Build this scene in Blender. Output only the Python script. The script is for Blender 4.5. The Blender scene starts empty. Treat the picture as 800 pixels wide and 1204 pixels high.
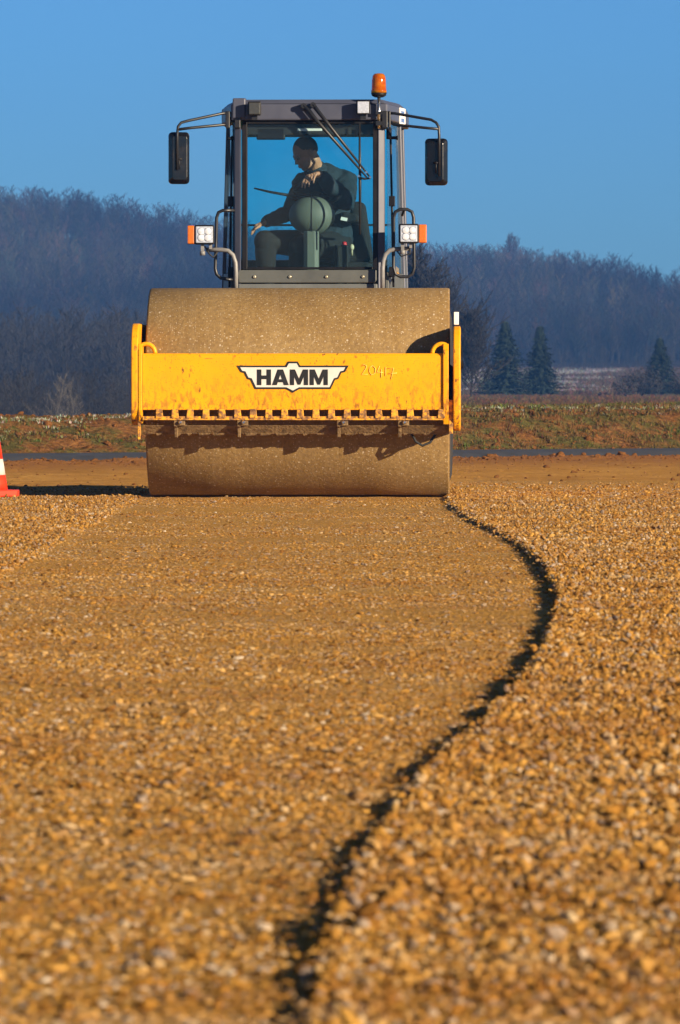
import bpy, bmesh, math, random
import numpy as np
from mathutils import Vector, Matrix, noise as mnoise

random.seed(7)
RNG = np.random.default_rng(7)
scene = bpy.context.scene
C = scene.collection
F = 6689.0            # focal length in pixels of the 800 x 1204 photograph
CAMZ = 0.77
HOR = 455.0
R = math.radians

# ------------------------------------------------------------------ helpers
def link(o, parent=None):
    C.objects.link(o)
    if parent is not None:
        o.parent = parent
    return o

def tag(o, label=None, cat=None, group=None, kind=None):
    if label: o['label'] = label
    if cat: o['category'] = cat
    if group: o['group'] = group
    if kind: o['kind'] = kind
    return o

def empty(name, loc):
    o = bpy.data.objects.new(name, None)
    o.empty_display_size = 0.2
    o.location = loc
    return link(o)

class MB:
    """collects simple shapes; T maps a local point to the parent's space"""
    def __init__(self, T=None):
        self.v, self.f, self.s, self.m = [], [], [], []
        self.T = T or (lambda p: p)
        self.mi = 0
    def add(self, vs, fs, smooth=False):
        b = len(self.v)
        self.v += [tuple(self.T(tuple(p))) for p in vs]
        for q in fs:
            self.f.append([b + i for i in q]); self.s.append(smooth); self.m.append(self.mi)
    def box(self, x0, x1, y0, y1, z0, z1):
        vs = [(x, y, z) for z in (z0, z1) for y in (y0, y1) for x in (x0, x1)]
        self.add(vs, [(0,2,3,1),(4,5,7,6),(0,1,5,4),(2,6,7,3),(0,4,6,2),(1,3,7,5)])
    def hexa(self, bot, top):
        """bot, top: equally long rings of points"""
        n = len(bot)
        self.add(list(bot) + list(top), [tuple(range(n-1,-1,-1)), tuple(range(n, 2*n))] +
                 [(i, (i+1)%n, n+(i+1)%n, n+i) for i in range(n)])
    def prism(self, poly, axis, a, b):
        def pt(p, t):
            if axis == 'x': return (t, p[0], p[1])
            if axis == 'y': return (p[0], t, p[1])
            return (p[0], p[1], t)
        self.hexa([pt(p, a) for p in poly], [pt(p, b) for p in poly])
    def tube(self, pts, r, n=10, closed=False, smooth=True):
        P = [Vector(p) for p in pts]; m = len(P)
        rs = list(r) if isinstance(r, (list, tuple)) else [r]*m
        tang = []
        for i in range(m):
            a = P[(i-1) % m] if (closed or i > 0) else P[0]
            b = P[(i+1) % m] if (closed or i < m-1) else P[-1]
            tang.append((b - a).normalized())
        up = Vector((0,0,1)) if abs(tang[0].z) < .9 else Vector((1,0,0))
        nrm = (up - tang[0]*up.dot(tang[0])).normalized()
        vs = []
        for i in range(m):
            nrm = (nrm - tang[i]*nrm.dot(tang[i]))
            nrm = nrm.normalized() if nrm.length > 1e-6 else Vector((1,0,0))
            bi = tang[i].cross(nrm)
            for k in range(n):
                a = 2*math.pi*k/n
                vs.append(P[i] + (nrm*math.cos(a) + bi*math.sin(a))*rs[i])
        fs = []
        for i in range(m if closed else m-1):
            j = (i+1) % m
            for k in range(n):
                fs.append((i*n+k, i*n+(k+1)%n, j*n+(k+1)%n, j*n+k))
        self.add(vs, fs, smooth)
        if not closed:
            b = len(self.v) - m*n
            self.f.append([b+k for k in range(n-1,-1,-1)]); self.s.append(False); self.m.append(self.mi)
            self.f.append([b+(m-1)*n+k for k in range(n)]); self.s.append(False); self.m.append(self.mi)
    def lathe(self, prof, o, d=(0,0,1), n=24, smooth=True):
        """prof: list of (radius, distance along d)"""
        d = Vector(d).normalized()
        a = Vector((1,0,0)) if abs(d.x) < .9 else Vector((0,1,0))
        a = (a - d*a.dot(d)).normalized(); b = d.cross(a); o = Vector(o)
        vs = []
        for r, h in prof:
            for k in range(n):
                t = 2*math.pi*k/n
                vs.append(o + d*h + (a*math.cos(t) + b*math.sin(t))*max(r, 1e-4))
        fs = [(i*n+k, i*n+(k+1)%n, (i+1)*n+(k+1)%n, (i+1)*n+k) for i in range(len(prof)-1) for k in range(n)]
        self.add(vs, fs, smooth)
        base = len(self.v) - len(vs); L = len(prof)-1
        self.f.append([base+k for k in range(n-1,-1,-1)]); self.s.append(False); self.m.append(self.mi)
        self.f.append([base+L*n+k for k in range(n)]); self.s.append(False); self.m.append(self.mi)
    def ell(self, c, r, rot=None, n=20, m=12, smooth=True, keep=None):
        c = Vector(c); M = rot or Matrix.Identity(3)
        vs, fs = [], []
        for i in range(m+1):
            th = math.pi*i/m
            for k in range(n):
                ph = 2*math.pi*k/n
                s = max(math.sin(th), 1e-3)
                vs.append(c + M @ Vector((r[0]*s*math.cos(ph), r[1]*s*math.sin(ph), r[2]*math.cos(th))))
        for i in range(m):
            for k in range(n):
                q = (i*n+k, (i+1)*n+k, (i+1)*n+(k+1)%n, i*n+(k+1)%n)
                if keep is None or all(keep(vs[t]) for t in q):
                    fs.append(q)
        self.add(vs, fs, smooth)
    def build(self, name, mats, parent=None, bevel=0, seg=2):
        me = bpy.data.meshes.new(name)
        me.from_pydata(self.v, [], self.f)
        for mt in (mats if isinstance(mats, (list, tuple)) else [mats]):
            me.materials.append(mt)
        me.polygons.foreach_set('use_smooth', self.s)
        me.polygons.foreach_set('material_index', self.m)
        bm = bmesh.new(); bm.from_mesh(me)
        bmesh.ops.recalc_face_normals(bm, faces=bm.faces)
        bm.to_mesh(me); bm.free()
        o = bpy.data.objects.new(name, me)
        link(o, parent)
        if bevel:
            md = o.modifiers.new('bevel', 'BEVEL'); md.width = bevel; md.segments = seg
            md.limit_method = 'ANGLE'; md.angle_limit = R(40); md.harden_normals = False
        return o

def raw_mesh(name, V, faces, mat, parent=None, smooth=False):
    """numpy vertices (n,3) and faces (m,k)"""
    me = bpy.data.meshes.new(name)
    V = np.asarray(V, dtype=np.float32); Fc = np.asarray(faces, dtype=np.int32)
    k = Fc.shape[1]
    me.vertices.add(len(V)); me.vertices.foreach_set('co', V.ravel())
    me.loops.add(Fc.size); me.loops.foreach_set('vertex_index', Fc.ravel())
    me.polygons.add(len(Fc)); me.polygons.foreach_set('loop_start', np.arange(0, Fc.size, k, dtype=np.int32))
    if smooth: me.polygons.foreach_set('use_smooth', np.ones(len(Fc), dtype=bool))
    me.update(calc_edges=True)
    me.materials.append(mat)
    o = bpy.data.objects.new(name, me)
    return link(o, parent)

def grid(name, xs, ys, hf, mat, smooth=True, xoff=None):
    V = np.zeros((len(ys), len(xs), 3))
    for j, y in enumerate(ys):
        dx = xoff(y) if xoff else 0.0
        for i, x in enumerate(xs):
            V[j, i] = (x+dx, y, hf(x+dx, y))
    n = len(xs)
    idx = np.arange(len(ys)*n).reshape(len(ys), n)
    q = np.stack([idx[:-1,:-1], idx[:-1,1:], idx[1:,1:], idx[1:,:-1]], -1).reshape(-1, 4)
    return raw_mesh(name, V.reshape(-1,3), q, mat, smooth=smooth)

def nz(x, y, s=1.0, o=0.0):
    return mnoise.noise(Vector((x*s+o, y*s-o*.7, o*1.3)))

def spaced(segs):
    out = []
    for a, b, st in segs:
        n = max(1, int(round((b-a)/st)))
        out += [a+(b-a)*i/n for i in range(n)]
    out.append(segs[-1][1])
    return out

# ------------------------------------------------------------------ materials
class NT:
    def __init__(self, name):
        self.mat = bpy.data.materials.new(name); self.mat.use_nodes = True
        self.t = self.mat.node_tree; self.t.nodes.clear()
        self.out = self.n('ShaderNodeOutputMaterial')
        self.p = self.n('ShaderNodeBsdfPrincipled')
        self.l(self.p.outputs[0], self.out.inputs[0])
    def n(self, typ, **kw):
        nd = self.t.nodes.new(typ)
        for k, v in kw.items(): setattr(nd, k, v)
        return nd
    def l(self, a, b): self.t.links.new(a, b)
    def coord(self, which='Object'):
        return self.n('ShaderNodeTexCoord').outputs[which]
    def noise(self, scale, detail=4, rough=.55, vec=None, out=0, stretch=None):
        nd = self.n('ShaderNodeTexNoise'); nd.inputs['Scale'].default_value = scale
        nd.inputs['Detail'].default_value = detail; nd.inputs['Roughness'].default_value = rough
        v = vec or self.coord()
        if stretch:
            mp = self.n('ShaderNodeMapping'); mp.inputs['Scale'].default_value = stretch
            self.l(v, mp.inputs[0]); v = mp.outputs[0]
        self.l(v, nd.inputs['Vector'])
        return nd.outputs[out]
    def voro(self, scale, feature='F1', out='Distance', vec=None, rnd=1.0):
        nd = self.n('ShaderNodeTexVoronoi', feature=feature); nd.inputs['Scale'].default_value = scale
        nd.inputs['Randomness'].default_value = rnd
        self.l(vec or self.coord(), nd.inputs['Vector'])
        return nd.outputs[out]
    def ramp(self, fac, stops, interp='LINEAR'):
        nd = self.n('ShaderNodeValToRGB'); cr = nd.color_ramp; cr.interpolation = interp
        while len(cr.elements) < len(stops): cr.elements.new(.5)
        for e, (p, c) in zip(cr.elements, stops):
            e.position = p
            e.color = (c, c, c, 1) if not isinstance(c, (tuple, list)) else (*c, 1)
        self.l(fac, nd.inputs[0])
        return nd.outputs[0]
    def mix(self, fac, a, b, blend='MIX'):
        nd = self.n('ShaderNodeMix', data_type='RGBA', blend_type=blend)
        for sock, v in ((nd.inputs[0], fac), (nd.inputs[6], a), (nd.inputs[7], b)):
            if isinstance(v, (int, float)): sock.default_value = v
            elif isinstance(v, (tuple, list)): sock.default_value = (*v, 1)
            else: self.l(v, sock)
        return nd.outputs[2]
    def math(self, op, a, b=0.0):
        nd = self.n('ShaderNodeMath', operation=op)
        for sock, v in ((nd.inputs[0], a), (nd.inputs[1], b)):
            if isinstance(v, (int, float)): sock.default_value = v
            else: self.l(v, sock)
        return nd.outputs[0]
    def sep(self, v):
        nd = self.n('ShaderNodeSeparateXYZ'); self.l(v, nd.inputs[0]); return nd.outputs
    def bump(self, h, strength=.5, dist=.01, prev=None):
        nd = self.n('ShaderNodeBump'); nd.inputs['Strength'].default_value = strength
        nd.inputs['Distance'].default_value = dist
        self.l(h, nd.inputs['Height'])
        if prev is not None: self.l(prev, nd.inputs['Normal'])
        self.l(nd.outputs[0], self.p.inputs['Normal'])
        return nd.outputs[0]
    def set(self, col=None, rough=.6, metal=0.0, spec=None, **kw):
        if col is not None:
            if isinstance(col, (tuple, list)): self.p.inputs['Base Color'].default_value = (*col, 1)
            else: self.l(col, self.p.inputs['Base Color'])
        if isinstance(rough, (int, float)): self.p.inputs['Roughness'].default_value = rough
        else: self.l(rough, self.p.inputs['Roughness'])
        self.p.inputs['Metallic'].default_value = metal
        if spec is not None: self.p.inputs['Specular IOR Level'].default_value = spec
        for k, v in kw.items(): self.p.inputs[k].default_value = v
        return self.mat

M = {}
def simple(key, col, rough=.6, metal=0.0, var=.25, scale=6.0, spec=None, bump=0, **kw):
    a = NT(key)
    n = a.noise(scale, 5, .6)
    lo = tuple(c*(1-var) for c in col); hi = tuple(min(1, c*(1+var)) for c in col)
    c = a.ramp(n, [(.3, lo), (.7, hi)])
    M[key] = a.set(c, a.ramp(n, [(.3, max(0, rough-.08)), (.7, min(1, rough+.1))]), metal, spec, **kw)
    if bump: a.bump(a.noise(scale*12, 3), bump, .002)
    return M[key]

simple('black_plastic', (.007,.007,.009), .5, scale=9, spec=.25)
simple('black_paint', (.014,.015,.018), .4, scale=9)
simple('rubber', (.02,.02,.02), .8, scale=14, bump=.3)
simple('cab_paint', (.062,.070,.105), .42, var=.12, scale=5)
simple('cab_grey', (.085,.092,.088), .5, var=.15, scale=6)
simple('hood_grey', (.12,.13,.13), .5, var=.12)
simple('bracket_grey', (.2,.2,.2), .45, var=.2, scale=20)
simple('interior', (.010,.011,.012), .7)
simple('console', (.10,.125,.10), .62, var=.08, scale=8)
simple('seat_fabric', (.006,.008,.011), .9, bump=.3, scale=20)
simple('bolt_steel', (.62,.55,.38), .35, .8)
simple('chrome', (.7,.7,.68), .22, 1.0, var=.1)
simple('mirror_black', (.006,.006,.007), .22, scale=9, spec=.5)
simple('white_plastic', (.78,.78,.75), .5, var=.06)
simple('label_blue', (.12,.2,.42), .5)
simple('button_red', (.55,.02,.03), .4)
simple('knob_beige', (.5,.45,.3), .5)
simple('skin', (.45,.22,.13), .5, var=.1, scale=18)
simple('hair', (.012,.010,.009), .75, scale=40, bump=.6)
simple('jacket', (.007,.020,.033), .85, var=.25, scale=12, bump=.4)
simple('trousers', (.006,.007,.009), .9, var=.25, scale=12, bump=.4)
simple('boot', (.012,.01,.009), .6)
simple('patch_red', (.3,.03,.03), .8)
simple('emblem_white', (.62,.61,.57), .45, var=.06, scale=14)
simple('emblem_black', (.01,.01,.01), .5)
simple('eye_white', (.22,.17,.14), .4)
simple('chalk', (.88,.58,.12), .9, var=.1)
simple('asphalt', (.04,.043,.052), .75, var=.25, scale=3, bump=.5)
simple('cone_red', (.62,.035,.008), .5, var=.12, scale=12)
simple('cone_white', (.58,.57,.53), .5, var=.1, scale=12)
simple('rim_yellow', (.55,.3,.02), .5)

# machine yellow with chips, streaks and rust
def yellow():
    a = NT('machine_yellow')
    co = a.coord()
    chips = a.math('MULTIPLY', a.ramp(a.noise(34, 3, .6, stretch=(1.0,1.0,.55)), [(.60,0.0),(.66,1.0)]),
                   a.ramp(a.noise(3.2, 3, .6), [(.45,0.0),(.62,1.0)]))
    z = a.sep(co)[2]
    low = a.ramp(a.math('ADD', a.math('MULTIPLY', z, 1.0), a.math('MULTIPLY', a.noise(9, 4), .16)),
                 [(.62, 1.0), (.95, 0.0)])
    chips2 = a.math('MULTIPLY', low, a.ramp(a.noise(40, 4, .65, stretch=(1,1,.4)), [(.49,0.0),(.60,1.0)]))
    rust = a.ramp(a.noise(26, 3), [(.35,(.10,.035,.012)),(.6,(.22,.085,.02))])
    paint = a.ramp(a.noise(2.1, 5, .6), [(.3,(.74,.31,.0015)),(.7,(.82,.375,.003))])
    dusty = a.mix(a.ramp(a.noise(5.5, 6, .65), [(.45,0.0),(.8,.22)]), paint, (.5,.24,.04))
    vs_ = a.voro(120, 'F1', 'Distance'); vc = a.sep(a.voro(120, 'F1', 'Color'))[0]
    spl = a.math('MULTIPLY', a.ramp(vs_, [(.22,1.0),(.42,0.0)]), a.ramp(a.math('ADD', vc, a.math('MULTIPLY', low, .3)), [(.88,0.0),(.94,1.0)]))
    scr_ = a.math('MULTIPLY', a.ramp(a.noise(3.0, 5, .6, stretch=(1.2,1,9)), [(.655,0.0),(.675,1.0)]), a.ramp(a.noise(2.3, 2), [(.45,0.0),(.55,1.0)]))
    f = a.math('MAXIMUM', a.math('MAXIMUM', chips, chips2), a.math('MAXIMUM', a.math('MULTIPLY', spl, .8), a.math('MULTIPLY', scr_, .7)))
    a.set(a.mix(f, dusty, rust), a.ramp(f, [(0,.45),(1,.85)]), 0, .25)
    b = a.bump(a.noise(2.6, 3), .35, .02); a.bump(a.noise(70, 3), .15, .002, b)
    return a.mat
M['yellow'] = yellow()

def grimy():
    a = NT('grimy_yellow')
    f = a.ramp(a.noise(30, 4, .65), [(.4,0.0),(.56,1.0)])
    c = a.mix(f, (.78,.36,.015), a.ramp(a.noise(45,3), [(.35,(.11,.045,.016)),(.65,(.32,.16,.05))]))
    a.set(c, .75); a.bump(a.noise(80, 4), .5, .004)
    return a.mat
M['grimy'] = grimy()

def drum_mat():
    a = NT('dusty_drum_steel')
    n1 = a.noise(2.0, 6, .62, stretch=(1,1,1)); n2 = a.noise(42, 4, .62)
    c = a.ramp(n1, [(.28,(.215,.132,.046)),(.5,(.28,.180,.064)),(.72,(.33,.222,.090))])
    c = a.mix(a.ramp(n2, [(.35,.55),(.65,0.0)]), c, (.135,.082,.036))
    v = a.voro(75, 'F1', 'Distance'); cell = a.voro(75, 'F1', 'Color')
    r = a.sep(cell)[0]
    sp = a.math('MULTIPLY', a.ramp(v, [(.18,1.0),(.42,0.0)]), a.ramp(r, [(.72,0.0),(.80,1.0)]))
    c = a.mix(a.math('MULTIPLY', sp, .6), c, (.60,.50,.36))
    v2 = a.voro(31, 'F1', 'Distance'); r2 = a.sep(a.voro(31, 'F1', 'Color'))[1]
    sp2 = a.math('MULTIPLY', a.ramp(v2, [(.12,1.0),(.26,0.0)]), a.ramp(r2, [(.86,0.0),(.90,1.0)]))
    c = a.mix(a.math('MULTIPLY', sp2, .7), c, (.66,.58,.46))
    st = a.noise(1.0, 5, .7, stretch=(16,.5,.5))
    c = a.mix(a.ramp(st, [(.45,0.0),(.72,.22)]), c, (.36,.27,.15))
    st2 = a.noise(1.0, 6, .7, stretch=(7,.9,.9))
    c = a.mix(a.ramp(st2, [(.52,0.0),(.70,.28)]), c, (.15,.088,.032))
    a.set(c, a.ramp(n2, [(.3,.5),(.7,.75)]), 0, .2)
    b = a.bump(n2, .55, .006); a.bump(a.noise(170, 3), .4, .003, b)
    return a.mat
M['drum'] = drum_mat()

def scraper_mat():
    a = NT('muddy_scraper_steel')
    n = a.noise(22, 5, .65)
    a.set(a.ramp(n, [(.3,(.08,.05,.022)),(.5,(.19,.12,.05)),(.7,(.28,.19,.09))]), .85)
    a.bump(a.noise(60, 4), .8, .008)
    return a.mat
M['scraper'] = scraper_mat()

def glass(key, tint, refl=1.0):
    m = bpy.data.materials.new(key); m.use_nodes = True
    t = m.node_tree; t.nodes.clear()
    out = t.nodes.new('ShaderNodeOutputMaterial'); mx = t.nodes.new('ShaderNodeMixShader')
    tr = t.nodes.new('ShaderNodeBsdfTransparent'); gl = t.nodes.new('ShaderNodeBsdfGlossy')
    fr = t.nodes.new('ShaderNodeLayerWeight'); fr.inputs['Blend'].default_value = .5
    pw = t.nodes.new('ShaderNodeMath'); pw.operation = 'POWER'; pw.inputs[1].default_value = 5.0
    t.links.new(fr.outputs['Facing'], pw.inputs[0])
    ad = t.nodes.new('ShaderNodeMath'); ad.operation = 'MULTIPLY_ADD'; ad.inputs[1].default_value = .9; ad.inputs[2].default_value = .02
    t.links.new(pw.outputs[0], ad.inputs[0])
    no = t.nodes.new('ShaderNodeTexNoise'); no.inputs['Scale'].default_value = 3.5
    rp = t.nodes.new('ShaderNodeValToRGB')
    rp.color_ramp.elements[0].color = (*[c*.94 for c in tint], 1); rp.color_ramp.elements[1].color = (*tint, 1)
    tc = t.nodes.new('ShaderNodeTexCoord')
    t.links.new(tc.outputs['Object'], no.inputs['Vector']); t.links.new(no.outputs[0], rp.inputs[0])
    t.links.new(rp.outputs[0], tr.inputs[0])
    gl.inputs['Roughness'].default_value = .02
    mu = t.nodes.new('ShaderNodeMath'); mu.operation = 'MULTIPLY'; mu.inputs[1].default_value = refl
    t.links.new(ad.outputs[0], mu.inputs[0]); t.links.new(mu.outputs[0], mx.inputs[0])
    t.links.new(tr.outputs[0], mx.inputs[1]); t.links.new(gl.outputs[0], mx.inputs[2])
    df = t.nodes.new('ShaderNodeBsdfDiffuse'); df.inputs[0].default_value = (.42,.36,.28,1)
    n2 = t.nodes.new('ShaderNodeTexNoise'); n2.inputs['Scale'].default_value = 2.2; n2.inputs['Detail'].default_value = 6
    t.links.new(tc.outputs['Object'], n2.inputs['Vector'])
    r2 = t.nodes.new('ShaderNodeMapRange'); r2.inputs['From Min'].default_value = .35; r2.inputs['From Max'].default_value = .75
    r2.inputs['To Min'].default_value = .001; r2.inputs['To Max'].default_value = .014
    t.links.new(n2.outputs[0], r2.inputs[0])
    m2 = t.nodes.new('ShaderNodeMixShader'); t.links.new(r2.outputs[0], m2.inputs[0]); t.links.new(mx.outputs[0], m2.inputs[1]); t.links.new(df.outputs[0], m2.inputs[2])
    t.links.new(m2.outputs[0], out.inputs[0])
    M[key] = m
glass('cab_glass', (.87,.955,.98))
glass('rear_glass', (.36,.94,1.0))
glass('side_glass', (.82,.95,.98))

def lens(key, col, rough=.25, trans=.0, scale=60):
    a = NT(key)
    v = a.voro(scale, 'F1', 'Distance')
    a.set(a.mix(a.ramp(v, [(.1,0.0),(.6,1.0)]), col, tuple(c*.78 for c in col)), rough, .0, .6,
          **{'Coat Weight': .6, 'Coat Roughness': .08, 'Transmission Weight': trans})
    a.bump(v, .2, .002)
    M[key] = a.mat
lens('lens_bead', (.74,.80,.90), .12, 0)
lens('lamp_lens', (.52,.58,.70), .15, 0)
lens('amber_lens', (.85,.20,.004), .2, .15)
def beacon_mat():
    a = NT('amber_beacon_plastic')
    z = a.noise(14, 2, .5, stretch=(1,1,3))
    a.set(a.ramp(z, [(.35,(.80,.13,.001)),(.65,(.95,.30,.003))]), .12, 0, .6,
          **{'Transmission Weight': .65, 'IOR': 1.2, 'Coat Weight': .5, 'Coat Roughness': .05})
    return a.mat
M['beacon'] = beacon_mat()

def gravel_ground():
    a = NT('compacted_gravel')
    co = a.coord()
    d = a.voro(62, 'F1', 'Distance'); cell = a.sep(a.voro(62, 'F1', 'Color'))[0]
    stone = a.ramp(cell, [(0,(.26,.125,.026)),(.25,(.46,.24,.052)),(.55,(.64,.36,.078)),(.78,(.68,.41,.12)),(.9,(.42,.34,.24)),(1,(.72,.56,.34))])
    fines = a.ramp(a.noise(120, 5, .65), [(.3,(.44,.215,.036)),(.7,(.70,.385,.078))])
    patch = a.ramp(a.noise(.9, 5, .6, stretch=(.55,1,1)), [(.40,0.0),(.60,1.0)])
    c = a.mix(a.math('MULTIPLY', patch, .75), stone, fines)
    c = a.mix(a.ramp(d, [(.42,0.0),(.62,.55)]), c, (.24,.12,.025))
    a.set(c, .9, spec=.03)
    b = a.bump(a.math('SUBTRACT', 1.0, d), .6, .008)
    a.bump(a.noise(150, 4, .6), .35, .003, b)
    return a.mat
M['gravel_ground'] = gravel_ground()

def stones_mat():
    a = NT('gravel_stones')
    r = a.n('ShaderNodeObjectInfo').outputs['Random']
    c = a.ramp(r, [(0,(.10,.045,.012)),(.10,(.24,.11,.022)),(.24,(.38,.185,.034)),(.42,(.50,.262,.050)),(.60,(.60,.335,.075)),(.74,(.62,.385,.125)),(.83,(.66,.50,.28)),(.90,(.36,.31,.26)),(.955,(.26,.235,.22)),(1,(.78,.69,.54))])
    n = a.noise(1.6, 4, .6)
    c = a.mix(a.ramp(n, [(.35,.5),(.6,0.0)]), c, (.38,.185,.035))
    loc = a.n('ShaderNodeObjectInfo').outputs['Location']
    g1 = a.noise(1.1, 5, .65, vec=loc); g2 = a.noise(2.3, 5, .65, vec=loc, stretch=(.6,1,1))
    c = a.mix(a.ramp(g1, [(.44,0.0),(.66,.65)]), c, (.27,.115,.026))
    c = a.mix(a.ramp(g2, [(.54,0.0),(.70,.5)]), c, (.52,.40,.25))
    a.set(c, .85, spec=.06); a.bump(a.noise(5, 4), .5, .15)
    return a.mat
M['stones'] = stones_mat()

def soil_mat(key, cols, sc=3.0, b=.8):
    a = NT(key)
    n = a.noise(sc, 8, .66); n2 = a.noise(sc*9, 5, .65)
    c = a.ramp(a.mix(.4, n, n2), [(.32, cols[0]), (.5, cols[1]), (.68, cols[2])])
    if key == 'soil':      # redder subsoil was dug out along the road
        xyz = a.sep(a.coord()); t = a.math('SUBTRACT', xyz[1], a.math('MULTIPLY', xyz[0], .7))
        t = a.math('ADD', t, a.math('MULTIPLY', n, 6.0))
        c = a.mix(a.ramp(a.math('DIVIDE', t, 100.0), [(.585,0.0),(.655,.85)]), c, (.30,.125,.038))
    a.set(c, .95, spec=.03); a.bump(n2, b, .05)
    M[key] = a.mat
soil_mat('soil', ((.33,.15,.030),(.50,.25,.052),(.60,.34,.09)), 1.3, .6)
soil_mat('clod', ((.15,.06,.02),(.27,.115,.034),(.38,.18,.06)), 2.0)
soil_mat('field_soil', ((.06,.032,.022),(.085,.048,.033),(.12,.07,.048)), .5)
soil_mat('leaf_litter', ((.03,.024,.02),(.042,.034,.028),(.06,.048,.038)), .2, .3)

def bank_mat():
    a = NT('grassy_bank')
    n = a.noise(2.2, 7, .65); n2 = a.noise(14, 6, .65)
    soil = a.ramp(n2, [(.3,(.09,.04,.016)),(.5,(.19,.085,.028)),(.7,(.31,.15,.05))])
    grs = a.ramp(n2, [(.3,(.055,.05,.016)),(.6,(.12,.105,.03)),(.75,(.2,.17,.06))])
    c = a.mix(a.ramp(n, [(.42,0.0),(.58,1.0)]), soil, grs)
    a.set(c, .95, spec=.03); a.bump(n2, .9, .06)
    M['bank'] = a.mat
bank_mat()

def frost_field():
    a = NT('frosty_field')
    n = a.noise(.10, 6, .65, stretch=(.45,.3,1)); n2 = a.noise(1.4, 5, .65)
    br = a.ramp(n2, [(.3,(.05,.036,.03)),(.7,(.11,.08,.06))])
    fr = a.ramp(n2, [(.3,(.17,.175,.20)),(.7,(.30,.305,.34))])
    a.set(a.mix(a.ramp(n, [(.42,0.0),(.58,.95)]), br, fr), .9, spec=.1)
    M['frost_field'] = a.mat
frost_field()

def attr_mat(key, rough=.8):
    a = NT(key)
    at = a.n('ShaderNodeVertexColor'); at.layer_name = 'tint'
    a.set(a.mix(.35, at.outputs[0], a.ramp(a.noise(30, 3), [(.3,.4),(.7,1.0)]), 'MULTIPLY'), rough, spec=.15)
    M[key] = a.mat
attr_mat('grass_blades'); attr_mat('winter_wood', .9)
simple('bark_grey', (.044,.038,.038), .9, var=.3, scale=.4)
simple('bark_dark', (.018,.018,.02), .9, var=.3, scale=.4)
simple('needles', (.008,.022,.014), .85, var=.35, scale=.6)
simple('bush_green', (.05,.075,.022), .85, var=.35, scale=1.2)
simple('twig_pale', (.12,.11,.095), .9, var=.2, scale=1.0)

# ------------------------------------------------------------------ camera
cam = bpy.data.cameras.new('camera'); co_ = bpy.data.objects.new('camera', cam); link(co_)
cam.sensor_fit = 'VERTICAL'; cam.sensor_height = 36.0
cam.lens = 36.0*F/1204
cam.clip_start = .5; cam.clip_end = 6000
co_.location = (0, 0, CAMZ)
co_.rotation_euler = (R(90) - math.atan((602-HOR)/F), 0, 0)
cam.dof.use_dof = True; cam.dof.focus_distance = 39.6; cam.dof.aperture_fstop = 15.0; cam.dof.aperture_blades = 9
scene.camera = co_

# ------------------------------------------------------------------ sun, sky, haze
SUN_AZ, SUN_EL = 51.0, 14.5     # azimuth from straight behind the camera to its right
sd = Vector((math.sin(R(SUN_AZ))*math.cos(R(SUN_EL)), -math.cos(R(SUN_AZ))*math.cos(R(SUN_EL)), math.sin(R(SUN_EL))))
sl = bpy.data.lights.new('sun', 'SUN'); sl.energy = 5.0; sl.angle = R(.5); sl.color = (1.0,.80,.56)
so = bpy.data.objects.new('sun', sl); link(so); so.location = sd*60
so.rotation_euler = sd.to_track_quat('Z', 'Y').to_euler()

w = bpy.data.worlds.new('World'); scene.world = w; w.use_nodes = True
wt = w.node_tree; wt.nodes.clear()
wo = wt.nodes.new('ShaderNodeOutputWorld'); bg = wt.nodes.new('ShaderNodeBackground')
sk = wt.nodes.new('ShaderNodeTexSky'); sk.sky_type = 'NISHITA'; sk.sun_disc = False
sk.sun_elevation = R(SUN_EL); sk.sun_rotation = math.atan2(sd.x, sd.y)
sk.air_density = 1.0; sk.dust_density = .3; sk.ozone_density = 2.5
hs = wt.nodes.new('ShaderNodeHueSaturation'); hs.inputs['Saturation'].default_value = 1.0
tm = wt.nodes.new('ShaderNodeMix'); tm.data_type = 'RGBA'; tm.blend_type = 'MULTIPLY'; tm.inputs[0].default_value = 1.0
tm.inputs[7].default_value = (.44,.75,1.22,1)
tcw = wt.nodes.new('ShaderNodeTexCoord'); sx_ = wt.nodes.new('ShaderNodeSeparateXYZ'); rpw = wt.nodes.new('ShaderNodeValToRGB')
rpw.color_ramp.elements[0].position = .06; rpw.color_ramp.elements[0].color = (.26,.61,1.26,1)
rpw.color_ramp.elements[1].position = .40; rpw.color_ramp.elements[1].color = (.47,.42,.43,1)  # upper sky tint added to cut blue fill and darken ground shadows
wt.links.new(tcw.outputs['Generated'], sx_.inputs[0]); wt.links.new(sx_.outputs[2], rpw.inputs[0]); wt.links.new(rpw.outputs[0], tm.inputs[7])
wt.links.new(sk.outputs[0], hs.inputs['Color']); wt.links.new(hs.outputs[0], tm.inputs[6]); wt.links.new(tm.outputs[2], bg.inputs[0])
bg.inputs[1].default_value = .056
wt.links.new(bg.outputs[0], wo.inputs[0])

hm = bpy.data.materials.new('morning_haze'); hm.use_nodes = True
ht = hm.node_tree; ht.nodes.clear()
ho = ht.nodes.new('ShaderNodeOutputMaterial'); pv = ht.nodes.new('ShaderNodeVolumePrincipled')
pv.inputs['Color'].default_value = (.11,.36,1.0,1); pv.inputs['Density'].default_value = .00040
ht.links.new(pv.outputs[0], ho.inputs['Volume'])
hb = MB(); hb.box(-230, 230, -60, 1230, -3, 62)
tag(hb.build('haze', hm), 'blue morning haze over the field and wood', 'haze', kind='stuff')

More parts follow.
